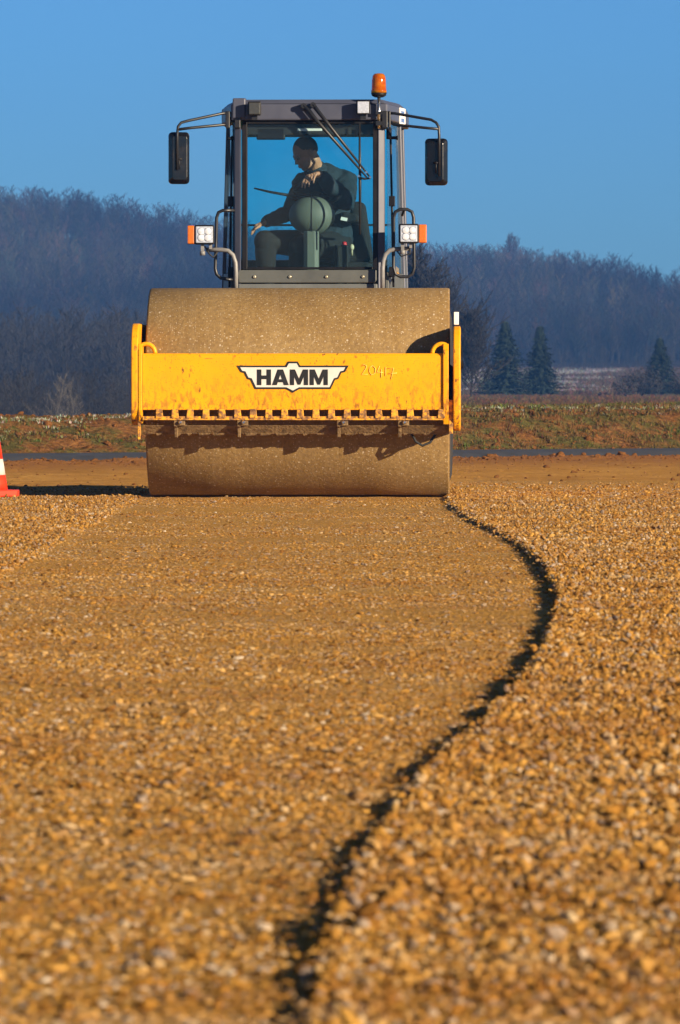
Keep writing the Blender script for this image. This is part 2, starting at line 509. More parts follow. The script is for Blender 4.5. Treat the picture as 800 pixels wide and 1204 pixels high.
# ------------------------------------------------------------------ gravel bed
LINE = [(525,588),(534,597),(552,609),(580,621),(607,637),(631,657),(648,684),(651,705),(645,730),(634,757),(612,790),(585,818),(555,846),(523,874),(492,906),(462,941),(433,979),(408,1015),(384,1060),(366,1110),(352,1160),(343,1204)]
lp = []
for u, v in LINE:
    d = F*(CAMZ-.02)/(v-HOR); lp.append((d, (u-400)*d/F))
lp = sorted(lp)
LY = np.array([2.0]+[p[0] for p in lp]+[42.0,60.0]); LX = np.array([lp[0][1]-.12]+[p[1] for p in lp]+[.76,.76])
def xline(y): return float(np.interp(y, LY, LX)) + .012*nz(0, y, 2.2, 3) + .006*nz(0, y, 9, 5)
def sstep(a, b, x):
    t = min(1, max(0, (x-a)/(b-a))); return t*t*(3-2*t)
def xleft(y): return -1.36 + .03*nz(0, y, .9, 9)
def bed_h(x, y):
    h = .006*nz(x, y, 1.1, 1) + .004*nz(x, y, 4.0, 2) + .0025*nz(x, y, 14.0, 4)
    xr = xline(y); xl = xleft(y)
    stp = .0105 + .006*sstep(8, 19, y) - .008*sstep(23, 31, y) + .004*nz(0, y, .5, 7)
    r = sstep(-.008, .026, x-xr)
    loose = .009*nz(x, y, 2.7, 11) + .006*nz(x, y, 7.5, 12)
    rim = .006*math.exp(-((x-xr-.05)/.06)**2)
    h += r*(stp + loose + rim)
    l = sstep(0, .06, xl-x)
    h += l*(.005 + loose*.8 + .003*math.exp(-((xl-x-.07)/.07)**2))
    ye = 43.6 + .25*nz(x, 0, .9, 21) + .10*nz(x, 0, 4, 22) + (2.4 if x > -.2 else 0)
    e = sstep(0, .5, y-ye)
    return h*(1-e) - .16*e 
xs = spaced([(-9,-3.2,.3),(-3.2,-.16,.06),(-.16,-.03,.016),(-.03,.045,.006),(.045,.2,.02),(.2,2.6,.06),(2.6,9,.3)])
ys = spaced([(2,6.5,.15),(6.5,14,.035),(14,28,.06),(28,47,.09)])
bed = grid('gravel_bed', xs, ys, bed_h, M['gravel_ground'], xoff=lambda y: xline(y))
tag(bed, kind='structure')

# stones by geometry nodes: one countless mass
def scatter(name, P, S, Rt, mat, nvar=6, sub=2, amp=.55, seed=0):
    me = bpy.data.meshes.new(name)
    me.vertices.add(len(P)); me.vertices.foreach_set('co', np.asarray(P, dtype=np.float32).ravel())
    a = me.attributes.new('sv', 'FLOAT_VECTOR', 'POINT'); a.data.foreach_set('vector', np.asarray(S, dtype=np.float32).ravel())
    a = me.attributes.new('rt', 'FLOAT_VECTOR', 'POINT'); a.data.foreach_set('vector', np.asarray(Rt, dtype=np.float32).ravel())
    a = me.attributes.new('pick', 'INT', 'POINT'); a.data.foreach_set('value', RNG.integers(0, nvar, len(P)).astype(np.int32))
    me.materials.append(mat); me.update()
    o = bpy.data.objects.new(name, me); link(o)
    g = bpy.data.node_groups.new(name+'_nodes', 'GeometryNodeTree')
    g.interface.new_socket('Geometry', in_out='INPUT', socket_type='NodeSocketGeometry')
    g.interface.new_socket('Geometry', in_out='OUTPUT', socket_type='NodeSocketGeometry')
    N = g.nodes.new; L = g.links.new
    gi = N('NodeGroupInput'); go = N('NodeGroupOutput'); jn = N('GeometryNodeJoinGeometry')
    for k in range(nvar):
        ico = N('GeometryNodeMeshIcoSphere'); ico.inputs['Radius'].default_value = 1.0; ico.inputs['Subdivisions'].default_value = sub
        sp = N('GeometryNodeSetPosition')
        no = N('ShaderNodeTexNoise'); no.noise_dimensions = '4D'; no.inputs['Scale'].default_value = .9
        no.inputs['Detail'].default_value = 2.0; no.inputs['W'].default_value = seed*10 + k*3.7
        su = N('ShaderNodeVectorMath'); su.operation = 'SUBTRACT'; su.inputs[1].default_value = (.5,.5,.5)
        sc = N('ShaderNodeVectorMath'); sc.operation = 'SCALE'; sc.inputs['Scale'].default_value = amp*2.4
        L(no.outputs['Color'], su.inputs[0]); L(su.outputs[0], sc.inputs[0])
        L(ico.outputs[0], sp.inputs['Geometry']); L(sc.outputs[0], sp.inputs['Offset'])
        sm = N('GeometryNodeSetMaterial'); sm.inputs['Material'].default_value = mat
        L(sp.outputs[0], sm.inputs[0])
        gt = N('GeometryNodeGeometryToInstance'); L(sm.outputs[0], gt.inputs[0]); L(gt.outputs[0], jn.inputs[0])
    ip = N('GeometryNodeInstanceOnPoints'); ip.inputs['Pick Instance'].default_value = True
    L(gi.outputs[0], ip.inputs['Points']); L(jn.outputs[0], ip.inputs['Instance'])
    for an, dt, sock in (('sv','FLOAT_VECTOR','Scale'),('rt','FLOAT_VECTOR','Rotation'),('pick','INT','Instance Index')):
        na = N('GeometryNodeInputNamedAttribute'); na.data_type = dt; na.inputs['Name'].default_value = an
        L([s for s in na.outputs if s.enabled][0], ip.inputs[sock])
    L(ip.outputs[0], go.inputs[0])
    md = o.modifiers.new('scatter', 'NODES'); md.node_group = g
    return o

P, S, RT = [], [], []
rr = random.Random(3)
def put_stone(x, y, loose):
    s = min(.0105, .0021*math.exp(rr.gauss(0.0, .6)) + .0008)
    if rr.random() < .008: s *= 1.6
    h = bed_h(x, y)
    if loose:
        z = h + s*(rr.uniform(-.3, .8) if rr.random() < .75 else rr.uniform(.6, 1.5))
        P.append((x, y, z)); S.append((s*rr.uniform(1.0,1.8), s*rr.uniform(.8,1.2), s*rr.uniform(.5,.95)))
        RT.append((rr.gauss(0,.4), rr.gauss(0,.4), rr.uniform(0,6.28)))
    else:
        s *= 1.0 - .14*sstep(10, 18, y); z = h - s*(rr.uniform(-.1, .4) if rr.random() < .58 + .14*sstep(10, 18, y) else rr.uniform(-.8,-.1))
        P.append((x, y, z)); S.append((s*rr.uniform(1.0,1.8), s*rr.uniform(.8,1.3), s*rr.uniform(.42,.7)))
        RT.append((rr.uniform(-.2,.2), rr.uniform(-.2,.2), rr.uniform(0,6.28)))
y = 6.3
while y < 45.9:
    dy = .1
    hw = .063*y + .2
    dens = 7000 if y < 12 else (6000 if y < 18 else (4200 if y < 26 else (2700 if y < 34 else 1800)))
    n = int(2*hw*dy*dens)
    for _ in range(n):
        x = rr.uniform(-hw, hw); yy = y + rr.uniform(0, dy)
        xr = xline(yy)
        loose = x > xr or x < xleft(yy)
        if not loose:
            if nz(x*.35, yy, .8, 31) + .5*nz(x, yy, 2.5, 33) + rr.uniform(-.6,.6) > .42 - .30*sstep(11, 20, yy): continue   # patches of fines
        if yy > 38.5 and rr.random() < (yy-38.5)/7.0: continue
        put_stone(x, yy, loose)
    # crumbling rim of the loose layer
    for _ in range(int(dy*260)):
        yy = y + rr.uniform(0, dy); put_stone(xline(yy) + rr.gauss(.014,.014), yy, True)
    y += dy
stones = scatter('gravel', P, S, RT, M['stones'], 7, 2, .5, 1)
tag(stones, 'loose and rolled ochre gravel stones covering the ground', 'gravel', kind='stuff')

# ------------------------------------------------------------------ soil, road, bank, field, hills
SL = .7
def road_y(x): return 66.9 + SL*x
def soil_h(x, y):
    h = -.05 + .02*nz(x, y, .8, 41) + .012*nz(x, y, 2.5, 42)
    t = road_y(x) - 3.1 - y
    if -1 < t < 3.2:
        lump = max(0, nz(x, y, 1.6, 43)+.25)
        h += (.02 + .03*lump + (.04*lump*sstep(-1.2,-2.2,x)))*math.exp(-((t-.8)/.75)**2)
    if abs(y-road_y(x)) < 2.9: h = -.062
    return h
gxs = spaced([(-140,-14,6),(-14,14,.14),(14,140,6)])
ground = grid('ground', gxs, spaced([(-50,1,5),(1,43,3),(43,82,.14),(82,100,3)]), soil_h, M['soil'])
tag(ground, kind='structure')

def strip(name, hx, offs, mat):
    xs_ = spaced([(-120,-15,5),(-15,15,.5),(15,120,5)])
    V, Fq = [], []
    for i, x in enumerate(xs_):
        for k, (o, z) in enumerate(offs): V.append((x, road_y(x)+o, z))
    n = len(offs)
    for i in range(len(xs_)-1):
        for k in range(n-1): Fq.append((i*n+k, (i+1)*n+k, (i+1)*n+k+1, i*n+k+1))
    return tag(raw_mesh(name, V, Fq, mat, smooth=False), kind='structure')
strip('road', 0, [(-1.7,-.055),(-1.5,.0),(0,.02),(1.3,.0),(1.6,-.055)], M['asphalt'])

def field_z(x, y):
    z = .25 + .06*nz(x, y, .05, 61) - 1.6*sstep(-1.5, -5.0, x)*sstep(82, 105, y)*(1-sstep(480, 640, y))
    if y > 330: z += 2.9*sstep(330, 700, y)
    return z
def bank_h(x, t):
    """height of the bank, t metres behind the road's far edge"""
    top = .43 + .014*max(-6, min(9, x)) + .05*nz(x, 0, .35, 51)
    h = -.07 + (top+.07)*sstep(.3, 3.4, t) - (top-.25)*sstep(7.5, 13.5, t)
    on = sstep(.2, 1.2, t)*(1-sstep(10, 13, t))
    return h + on*(.05*nz(x, t, 1.3, 52) + .045*nz(x, t, 3.4, 53) + .025*nz(x, t, 8, 54))
bxs = spaced([(-120,-13,6),(-13,13,.13),(13,120,6)])
ts = spaced([(0,9,.13),(9,14,.5)])
V = [(x, road_y(x)+2.7+t, bank_h(x, t)) for t in ts for x in bxs]
n = len(bxs); idx = np.arange(len(ts)*n).reshape(len(ts), n)
q = np.stack([idx[:-1,:-1], idx[:-1,1:], idx[1:,1:], idx[1:,:-1]], -1).reshape(-1, 4)
tag(raw_mesh('embankment', V, q, M['bank'], smooth=True), kind='structure')

def crest(x):
    """height of the wooded hill's crest, from the skyline of the photograph"""
    u = 400 + x*F/930
    v = np.interp(u, [-600,-200,0,120,230,300,480,560,640,700,760,800,900,1300], [209,216,220,226,247,262,278,286,294,300,320,339,360,385])
    return CAMZ + (HOR-v)*930/F - 8.4
def hill_h(x, y):
    b = field_z(x, y)
    return b + (crest(x)-b)*sstep(600, 935, y)**.9 + .8*nz(x, y, .02, 71)*sstep(600,680,y) - 4*sstep(960,1200,y)
fld = grid('field', spaced([(-150,-12,6),(-12,4,.8),(4,150,6)]), spaced([(78,110,2),(110,340,10)]), lambda x, y: field_z(x, y) if y > road_y(x)+16 else -.2, M['field_soil'])
tag(fld, kind='structure')
tag(grid('frosty_field', spaced([(-150,-12,6),(-12,4,.8),(4,150,6)]), spaced([(340,604,8)]), field_z, M['frost_field']), kind='structure')
tag(grid('hills', spaced([(-210,210,5)]), spaced([(604,1200,8)]), hill_h, M['leaf_litter']), kind='structure')

# clods on the bank, along the road edge
P, S, RT = [], [], []
def clod(x, y, z, s):
    P.append((x, y, z)); S.append((s*rr.uniform(.9,1.4), s*rr.uniform(.8,1.2), s*rr.uniform(.55,.9)))
    RT.append((rr.uniform(-.6,.6), rr.uniform(-.6,.6), rr.uniform(0,6.28)))
for _ in range(3800):
    x = rr.uniform(-9, 9.5); t = rr.uniform(3.4, 8.5)
    if nz(x, t, .9, 55) < -.05 and x > -2: continue
    s = .013*math.exp(rr.gauss(0, .55)); clod(x, road_y(x)+2.7+t, bank_h(x,t)+s*.15, min(s,.06))
for _ in range(1500):
    x = rr.uniform(-9, 9.5); t = rr.uniform(.2, 3.4)
    s = .014*math.exp(rr.gauss(0, .5)); clod(x, road_y(x)+2.7+t, bank_h(x,t)+s*.2, min(s,.06))
for _ in range(2600):
    x = rr.uniform(-8, 8.5); y = road_y(x) - 2.9 - abs(rr.gauss(.9, 1.0))
    if y < 44: continue
    s = .009*math.exp(rr.gauss(0, .6)); clod(x, y, soil_h(x,y)+s*.15, min(s,.06))
for _ in range(700):
    x = rr.uniform(-6, 6); y = rr.uniform(44, 62)
    s = .008*math.exp(rr.gauss(0, .5)); clod(x, y, soil_h(x,y)+s*.2, min(s,.03))
tag(scatter('soil_clods', P, S, RT, M['clod'], 6, 2, .6, 5), 'brown soil clods strewn on the bank and beside the road', 'soil', kind='stuff')

# grass on the bank
GV, GF, GC = [], [], []
def tuft(x, y, z, n, hgt, pal):
    for _ in range(n):
        a = rr.uniform(0, 6.28); d = rr.uniform(0, .07); h = hgt*rr.uniform(.5, 1.2); ln = rr.uniform(.3,1.3)*h
        bx, by = x+math.cos(a)*d, y+math.sin(a)*d; wv = .0035+.003*rr.random()
        pa = a + 1.57 + rr.uniform(-.6,.6); px, py = math.cos(pa)*wv, math.sin(pa)*wv
        i = len(GV)
        GV.extend([(bx-px,by-py,z-.01),(bx+px,by+py,z-.01),
                   (bx+math.cos(a)*ln*.4+px*.7, by+math.sin(a)*ln*.4+py*.7, z+h*.65),(bx+math.cos(a)*ln*.4-px*.7, by+math.sin(a)*ln*.4-py*.7, z+h*.65),
                   (bx+math.cos(a)*ln+px*.15, by+math.sin(a)*ln+py*.15, z+h),(bx+math.cos(a)*ln-px*.15, by+math.sin(a)*ln-py*.15, z+h)])
        GF.extend([(i,i+1,i+2,i+3),(i+3,i+2,i+4,i+5)])
        c = rr.choice(pal); c = tuple(max(.005, k*rr.uniform(.7,1.3)) for k in c)
        GC.extend([c]*6)
DRY = [(.20,.13,.045),(.14,.085,.03),(.12,.09,.03)]
GRN = [(.10,.12,.025),(.075,.10,.02),(.15,.15,.04)]
FRO = [(.34,.34,.25),(.28,.30,.18),(.42,.42,.36)]
for _ in range(12000):
    x = rr.uniform(-9.5, 10); t = rr.uniform(.5, 9.0)
    g = nz(x, t, .8, 81)
    if x < -1.0:
        if t < 1.5 or t > 5.2: continue
        frost = rr.random() < .75*sstep(1.6, 3.4, t)
        pal = FRO if frost else (GRN if rr.random() < .35 else DRY); hg = .028 if frost else .04
        if g < -.25: continue
    else:
        frost = rr.random() < .55*sstep(2.4, 3.6, t)*(1-sstep(4.2, 5.4, t))
        if t > 5 and g < .05: continue
        pal = FRO if frost else (GRN if (g > 0 and rr.random() < .7) else DRY); hg = .03 if frost else (.045 if t < 4 else .07)
    tuft(x, road_y(x)+2.7+t, bank_h(x,t), 9, hg, pal)
for _ in range(9000):
    y = rr.uniform(342, 600); u = rr.uniform(500, 920); x = (u-400)*y/F
    fz = nz(x*.5, y*.25, .12, 83) - .35*sstep(690, 770, u)
    pal = [(.22,.23,.26),(.13,.13,.14)] if fz > .02 else [(.07,.045,.03),(.045,.035,.022),(.10,.07,.045)]
    z = field_z(x, y); n0 = len(GV)
    for k in range(4):
        a = rr.uniform(0,6.28); h = rr.uniform(.10,.36)*(1 if fz < .12 else .6); wv = rr.uniform(.03,.09); i = len(GV)
        bx, by = x+rr.uniform(-.5,.5), y+rr.uniform(-.5,.5); tx_, ty_ = bx+math.cos(a)*h*.6, by+math.sin(a)*h*.6
        GV.extend([(bx-wv,by,z),(bx+wv,by,z),(bx+wv*.6+(tx_-bx)*.5,by+(ty_-by)*.5,z+h*.6),(bx-wv*.6+(tx_-bx)*.5,by+(ty_-by)*.5,z+h*.6),(tx_+wv*.2,ty_,z+h),(tx_-wv*.2,ty_,z+h)])
        GF.extend([(i,i+1,i+2,i+3),(i+3,i+2,i+4,i+5)])
        c = rr.choice(pal); GC.extend([tuple(q_*rr.uniform(.7,1.3) for q_ in c)]*6)
for _ in range(7000):
    y = 100 + 245*rr.random()**1.3; u = rr.uniform(490, 920); x = (u-400)*y/F
    z = field_z(x, y); h = rr.uniform(.04,.16); wv = rr.uniform(.02,.06); i = len(GV); k = rr.uniform(-.1,.1)
    GV.extend([(x-wv,y,z),(x+wv,y,z),(x+wv*.6+k*.5,y,z+h*.6),(x-wv*.6+k*.5,y,z+h*.6),(x+k+wv*.2,y,z+h),(x+k-wv*.2,y,z+h)])
    GF.extend([(i,i+1,i+2,i+3),(i+3,i+2,i+4,i+5)])
    c = rr.choice([(.07,.04,.025),(.04,.028,.02),(.11,.07,.04)]); GC.extend([tuple(q_*rr.uniform(.7,1.3) for q_ in c)]*6)
gr = raw_mesh('grass', GV, GF, M['grass_blades'])
ca = gr.data.color_attributes.new('tint', 'FLOAT_COLOR', 'POINT')
ca.data.foreach_set('color', np.c_[np.array(GC), np.ones(len(GC))].astype(np.float32).ravel())
tag(gr, 'frosted and dry grass tufts on the bank behind the road', 'grass', kind='stuff')

# ------------------------------------------------------------------ winter trees
def bare_segments(r_, H, spread, lean=0.0, low=.25, nb=16, sub=6, twigs=3):
    """limbs as (p0, p1, r0, r1); up to three orders of branching"""
    segs = []
    p = Vector((0,0,0)); d = Vector((lean, 0, 1)); pts = [p.copy()]
    for i in range(6):
        d = (d + Vector((r_.uniform(-.12,.12), r_.uniform(-.12,.12), .1))).normalized()
        q_ = p + d*H*.155; segs.append((p, q_, H*.013*(1-i*.15), H*.013*(1-(i+1)*.15)))
        p = q_; pts.append(p.copy())
    top = p
    for b in range(nb):
        f = low + (1-low)*(b+.5)/nb
        k = min(5, int(f*6)); base = pts[k].lerp(pts[k+1], f*6-k)
        a = b*2.4 + r_.uniform(-.6,.6)
        L = H*spread*(1.05-f*.75)*r_.uniform(.7,1.15)
        d = Vector((math.cos(a), math.sin(a), r_.uniform(.45,1.1))).normalized()
        p0 = base; r0 = H*.0055*(1.15-f)
        bp = [p0]
        for s in range(3):
            d = (d + Vector((r_.uniform(-.25,.25), r_.uniform(-.25,.25), .18))).normalized()
            p1 = p0 + d*L/3; segs.append((p0, p1, r0, r0*.66)); r0 *= .66; p0 = p1; bp.append(p1)
        for s in range(sub):
            g = .25+.75*s/sub; kk = min(2, int(g*3)); q0 = bp[kk].lerp(bp[kk+1], g*3-kk)
            dd = (d + Vector((r_.uniform(-1,1), r_.uniform(-1,1), r_.uniform(-.1,.9)))).normalized()
            q1 = q0 + dd*L*.42*r_.uniform(.6,1.1)
            segs.append((q0, q1, H*.0018, H*.0010))
            for w_ in range(twigs):
                e0 = q0.lerp(q1, r_.uniform(.3,1)); de = (dd + Vector((r_.uniform(-.9,.9), r_.uniform(-.9,.9), r_.uniform(-.2,.8)))).normalized()
                segs.append((e0, e0+de*L*.26*r_.uniform(.6,1.2), H*.0012, H*.0005))
    return segs

def seg_mesh(segs, r_, min_r=.012):
    """thick limbs as three-sided tubes, twigs as thin three-sided tubes as well"""
    V, Fq = [], []
    for p0, p1, r0, r1 in segs:
        d = (p1-p0); 
        if d.length < 1e-5: continue
        d.normalize(); a = d.orthogonal().normalized(); b = d.cross(a); i = len(V)
        r0 = max(r0, min_r); r1 = max(r1, min_r*.6)
        for p, r in ((p0, r0), (p1, r1)):
            for k in range(3):
                t = k*2.0944; V.append(tuple(p + (a*math.cos(t)+b*math.sin(t))*r))
        Fq += [(i,i+1,i+4,i+3),(i+1,i+2,i+5,i+4),(i+2,i,i+3,i+5)]
    return np.array(V), np.array(Fq)

tr = random.Random(11)
protos = []
for k in range(9):
    protos.append(seg_mesh(bare_segments(tr, 1.0, tr.uniform(.30,.44), 0, tr.uniform(.06,.3), 15, 5, 2), tr, .0028))
VV, FF = [], []; base = 0
def plant_wood(x, y, h):
    global base
    V, Fq = protos[tr.randrange(9)]
    kc = tr.choice(TPAL); cl = nz(x, y*.5, .035, 95)
    kc = tuple(max(.012, c*(1+1.3*cl)*tr.uniform(.8,1.2)) for c in kc); TINTS.append(np.tile(np.array([*kc,1.0]), (len(V),1)))
    a = tr.uniform(0, 6.28); c, s = math.cos(a), math.sin(a); wd = h*tr.uniform(.85,1.25)
    X = np.c_[(V[:,0]*c-V[:,1]*s)*wd + x, (V[:,0]*s+V[:,1]*c)*wd + y, V[:,2]*h + (hill_h(x, y) if y > 604 else field_z(x, y)) - .2]
    VV.append(X); FF.append(Fq+base); base += len(X)
TINTS = []
TPAL = [(.034,.034,.039),(.046,.039,.038),(.023,.025,.030),(.060,.050,.045),(.028,.032,.038)]
TINTS.clear(); cnt = 0
for _ in range(12000):
    y = tr.uniform(612, 960); hw = .0615*y + 24
    x = tr.uniform(-hw, hw)
    if x > 4 and y < 640 + 25*nz(x, 0, .06, 91): continue
    plant_wood(x, y, tr.uniform(5.2, 8.6)*(1 if y > 700 else .85)); cnt += 1
    if cnt > 4600: break
for _ in range(2300):
    y = tr.uniform(620, 955); x = tr.choice((-1,1))*tr.uniform(.0615*y+24, 205)
    plant_wood(x, y, tr.uniform(5.5, 9.0))
wood = raw_mesh('wood', np.concatenate(VV), np.concatenate(FF), M['winter_wood'])
ca = wood.data.color_attributes.new('tint', 'FLOAT_COLOR', 'POINT'); ca.data.foreach_set('color', np.concatenate(TINTS).astype(np.float32).ravel())
tag(wood, 'bare grey winter wood covering the hillside behind the field', 'wood', kind='stuff')
# undergrowth scrub at the foot of the hill
VV, FF = [], []; base = 0
for _ in range(420):
    y = tr.uniform(604, 668); x = tr.uniform(-66, 66)
    if x > 2 and y < 630: continue
    plant_wood(x, y, tr.uniform(2.2, 4.5))
for _ in range(950):
    y = tr.uniform(340, 610); u = tr.uniform(-140, 330); x = (u-400)*y/F
    plant_wood(x, y, tr.uniform(3.4, 7.5))
for _ in range(240):
    y = tr.uniform(345, 600); u = tr.uniform(520, 900); x = (u-400)*y/F
    plant_wood(x, y, tr.uniform(.5, 1.3))
for _ in range(90):
    y = tr.uniform(560, 606); u = tr.uniform(520, 900); x = (u-400)*y/F
    plant_wood(x, y, tr.uniform(1.5, 3.2))
for _ in range(650):
    y = tr.uniform(210, 340); u = tr.uniform(-140, 330); x = (u-400)*y/F
    plant_wood(x, y, tr.uniform(1.6, 3.2))
sc_ = raw_mesh('scrub', np.concatenate(VV), np.concatenate(FF), M['bark_dark'])
tag(sc_, 'dark leafless scrub along the foot of the wooded hill', 'scrub', kind='stuff')

def px(u, v, y): return ((u-400)*y/F, y, CAMZ - (v-HOR)*y/F)
def ground_at(x, y):
    return hill_h(x, y) if y >= 604 else field_z(x, y)
def bare_tree(u, vtop, y, spread, label, mat='bark_grey', low=.25, nb=22, name='bare_tree', group=None, lean=0, wr=.0022):
    x = (u-400)*y/F; g = ground_at(x, y); H = (CAMZ-(vtop-HOR)*y/F - g)/1.13
    root = empty(name, (x, y, g-.1)); tag(root, label, 'tree', group)
    sg = bare_segments(tr, H, spread, lean, low, nb, 8, 4)
    V, Fq = seg_mesh(sg[:6], tr, .02); raw_mesh('trunk', V, Fq, M[mat], root, True)
    V, Fq = seg_mesh(sg[6:], tr, H*wr); raw_mesh('crown', V, Fq, M[mat], root)
    return root
bare_tree(603, 268, 905, .40, 'tall bare tree with a fan crown rising above the skyline of the wood', low=.35, nb=46, wr=.003)
bare_tree(520, 272, 260, .46, 'dark many twigged bare tree right beside the cab, its top just above the wood', 'bark_dark', .1, 90, wr=.0036)
bare_tree(554, 350, 250, .42, 'low brownish bare tree beside the right end of the roller drum', 'bark_dark', .08, 70, wr=.004)
bare_tree(60, 425, 205, .42, 'pale wispy sapling at the foot of the wood, the left one of two', 'twig_pale', .05, 22, name='sapling', wr=.0014)
bare_tree(86, 440, 200, .42, 'pale wispy sapling at the foot of the wood, nearer the roller, shorter', 'twig_pale', .05, 18, name='sapling', wr=.0014)
for u, v in ((20,226),(48,229),(72,224),(97,223),(135,231),(160,236),(190,248),(222,253)):
    bare_tree(u, v, 935, .30, 'bare tree on the skyline of the hill left of the cab', low=.3, nb=16, group='skyline trees left of the cab', wr=.002)
for u, v in ((560,290),(578,288),(632,292),(655,296),(676,299),(700,302),(722,306),(742,312),(765,320),(786,330)):
    bare_tree(u, v, 930, .26, 'bare tree on the skyline of the hill right of the cab', low=.4, nb=14, group='skyline trees right of the cab', wr=.002)

def conifer(u, vtop, vbot, y, width, label):
    x, _, zb = px(u, vbot, y); _, _, zt = px(u, vtop, y)
    zb = min(zb, ground_at(x, y)); H = zt - zb
    root = empty('conifer', (x, y, zb)); tag(root, label, 'tree')
    b = MB(); b.tube([(0,0,0),(0,0,H*.5),(0,0,H)], [H*.022,H*.014,H*.003], 6); b.build('trunk', M['bark_dark'], root)
    V, Fq = [], []
    layers = 30
    for l in range(layers):
        f = (l+.5)/layers; z = H*(.06+.93*f); rad = width*(1-f)**.95*tr.uniform(.7,1.2)+.05
        nbz = max(7, int(24*(1-f)+6))
        for k in range(nbz):
            a = 6.283*k/nbz + tr.uniform(-.3,.3); L = rad*tr.uniform(.65,1.15)
            for s in range(9):
                g = (s+.5)/9; cx_, cy_ = math.cos(a)*L*g, math.sin(a)*L*g; cz = z - .22*L*g + .1*L*g*g + tr.uniform(-.04,.04)*H*.3
                for m_ in range(2):
                    e = H*.034*tr.uniform(.6,1.3)*(1.2-.5*g); aa = a + tr.uniform(-1.2,1.2); i = len(V)
                    V += [(cx_+tr.uniform(-e,e)*.4, cy_+tr.uniform(-e,e)*.4, cz+e*.25), (cx_+math.cos(aa)*e*1.6, cy_+math.sin(aa)*e*1.6, cz-e*.5),
                          (cx_+math.cos(aa+1.0)*e*1.1, cy_+math.sin(aa+1.0)*e*1.1, cz-e*.3)]
                    Fq.append((i,i+1,i+2))
    raw_mesh('crown', V, Fq, M['needles'], root)
conifer(594, 377, 436, 330, 1.9, 'dark green conifer at the field edge, the one nearer the roller')
conifer(635, 383, 436, 335, 1.4, 'slimmer dark conifer at the field edge, second from the roller')
conifer(776, 397, 440, 340, 1.75, 'dark conifer at the right edge of the photo behind the shrubs')

def bush(u, vtop, y, w_, label, mat, n=1400, name='bush', depth=1.0):
    x = (u-400)*y/F; g = ground_at(x, y); H = CAMZ-(vtop-HOR)*y/F - g
    root = empty(name, (x, y, g)); tag(root, label, 'bush')
    sg = []
    for k in range(16):
        a = tr.uniform(0,6.28); e = Vector((math.cos(a)*w_*tr.uniform(.2,.8), math.sin(a)*w_*depth*.6, H*tr.uniform(.6,1)))
        m_ = e*.5 + Vector((0,0,H*.12)); sg += [(Vector((0,0,0)), m_, .03, .02), (m_, e, .02, .008)]
    V, Fq = seg_mesh(sg, tr, .012); raw_mesh('stems', V, Fq, M['bark_dark'], root)
    V, Fq = [], []
    lob = [(tr.uniform(-.75,.75)*w_, tr.uniform(-.5,.5)*w_*depth, H*tr.uniform(.3,.72), tr.uniform(.3,.5)) for _ in range(9)]
    for _ in range(n):
        c = tr.choice(lob); d = Vector((tr.gauss(0,1), tr.gauss(0,1), tr.gauss(0,1))).normalized()*tr.uniform(.5,1.0)
        p = Vector((c[0]+d.x*w_*c[3], c[1]+d.y*w_*c[3]*depth, max(.03, c[2]+d.z*H*c[3])))
        e = H*.05*tr.uniform(.6,1.5); q1 = Vector((tr.uniform(-1,1),tr.uniform(-1,1),tr.uniform(-1,1)))*e; q2 = Vector((tr.uniform(-1,1),tr.uniform(-1,1),tr.uniform(-1,1)))*e
        i = len(V); V += [tuple(p), tuple(p+q1), tuple(p+q2)]; Fq.append((i,i+1,i+2))
    raw_mesh('foliage', V, Fq, M[mat], root)
bush(578, 444, 350, 1.3, 'low green bush in front of the frosty field beside the roller', 'bush_green')
bush(602, 448, 380, 1.0, 'smaller dull green bush behind the low green bush', 'bush_green', 900)
bush(756, 432, 300, 1.7, 'wide dark shrub in the frosty field below the right conifer', 'bark_dark', 2600)
bush(802, 440, 290, 1.6, 'dark shrub cut by the right edge of the photo', 'bark_dark', 2200)

# ------------------------------------------------------------------ traffic cone
cx_, cy_ = (-20-400)*39.7/F, 39.7
cone = empty('traffic_cone', (cx_, cy_, bed_h(cx_+.2, cy_-.1)+.004))
tag(cone, 'red and white banded traffic cone cut by the left edge of the photo', 'traffic cone')
b = MB()
b.prism([(.25*math.cos(k*math.pi/4+.39)*1.08, .25*math.sin(k*math.pi/4+.39)*1.08) for k in range(8)], 'z', .0, .045)
b.build('base', M['cone_red'], cone, .008)
b = MB()
zz = [.045,.14,.15,.26,.27,.37,.38,.47,.48,.60,.75,.95]
def cr(z): return .175 - .145*(z-.045)/.905
for i in range(len(zz)-1):
    b.mi = 1 if i in (2, 6) else 0
    b.lathe([(cr(zz[i]), zz[i]), (cr(zz[i+1]), zz[i+1])], (0,0,0), n=28)
b.build('body', [M['cone_red'], M['cone_white']], cone)

# ------------------------------------------------------------------ the roller
RX, RY = -.28, 40.0
roller = empty('road_roller', (RX, RY, 0))
tag(roller, 'yellow single drum road roller with a glazed grey cab, standing on gravel', 'road roller')
P1, P2 = R(-1.3), R(-2.3)
def TD(p):       # drum frame: rotated about the drum's centre
    x, y, z = p; c, s = math.cos(P1), math.sin(P1)
    return (x*c-y*s, x*s+y*c, z)
CX, CY = (364-400)*41.9/F - RX, 1.9
def TC(p):       # cab frame: rotated about the middle of the cab front
    x, y, z = p; c, s = math.cos(P2), math.sin(P2)
    return (CX+x*c-y*s, CY+x*s+y*c, z)
def D(u, v, yl):   # pixel of the photograph -> drum frame
    Y = RY+yl
    return ((u-400)*Y/F - RX + yl*math.sin(P1), yl, CAMZ-(v-HOR)*Y/F)
def K(u, v, yl):   # pixel -> cab frame
    Y = RY+CY+yl
    return ((u-400)*Y/F - RX - CX + yl*math.sin(P2), yl, CAMZ-(v-HOR)*Y/F)

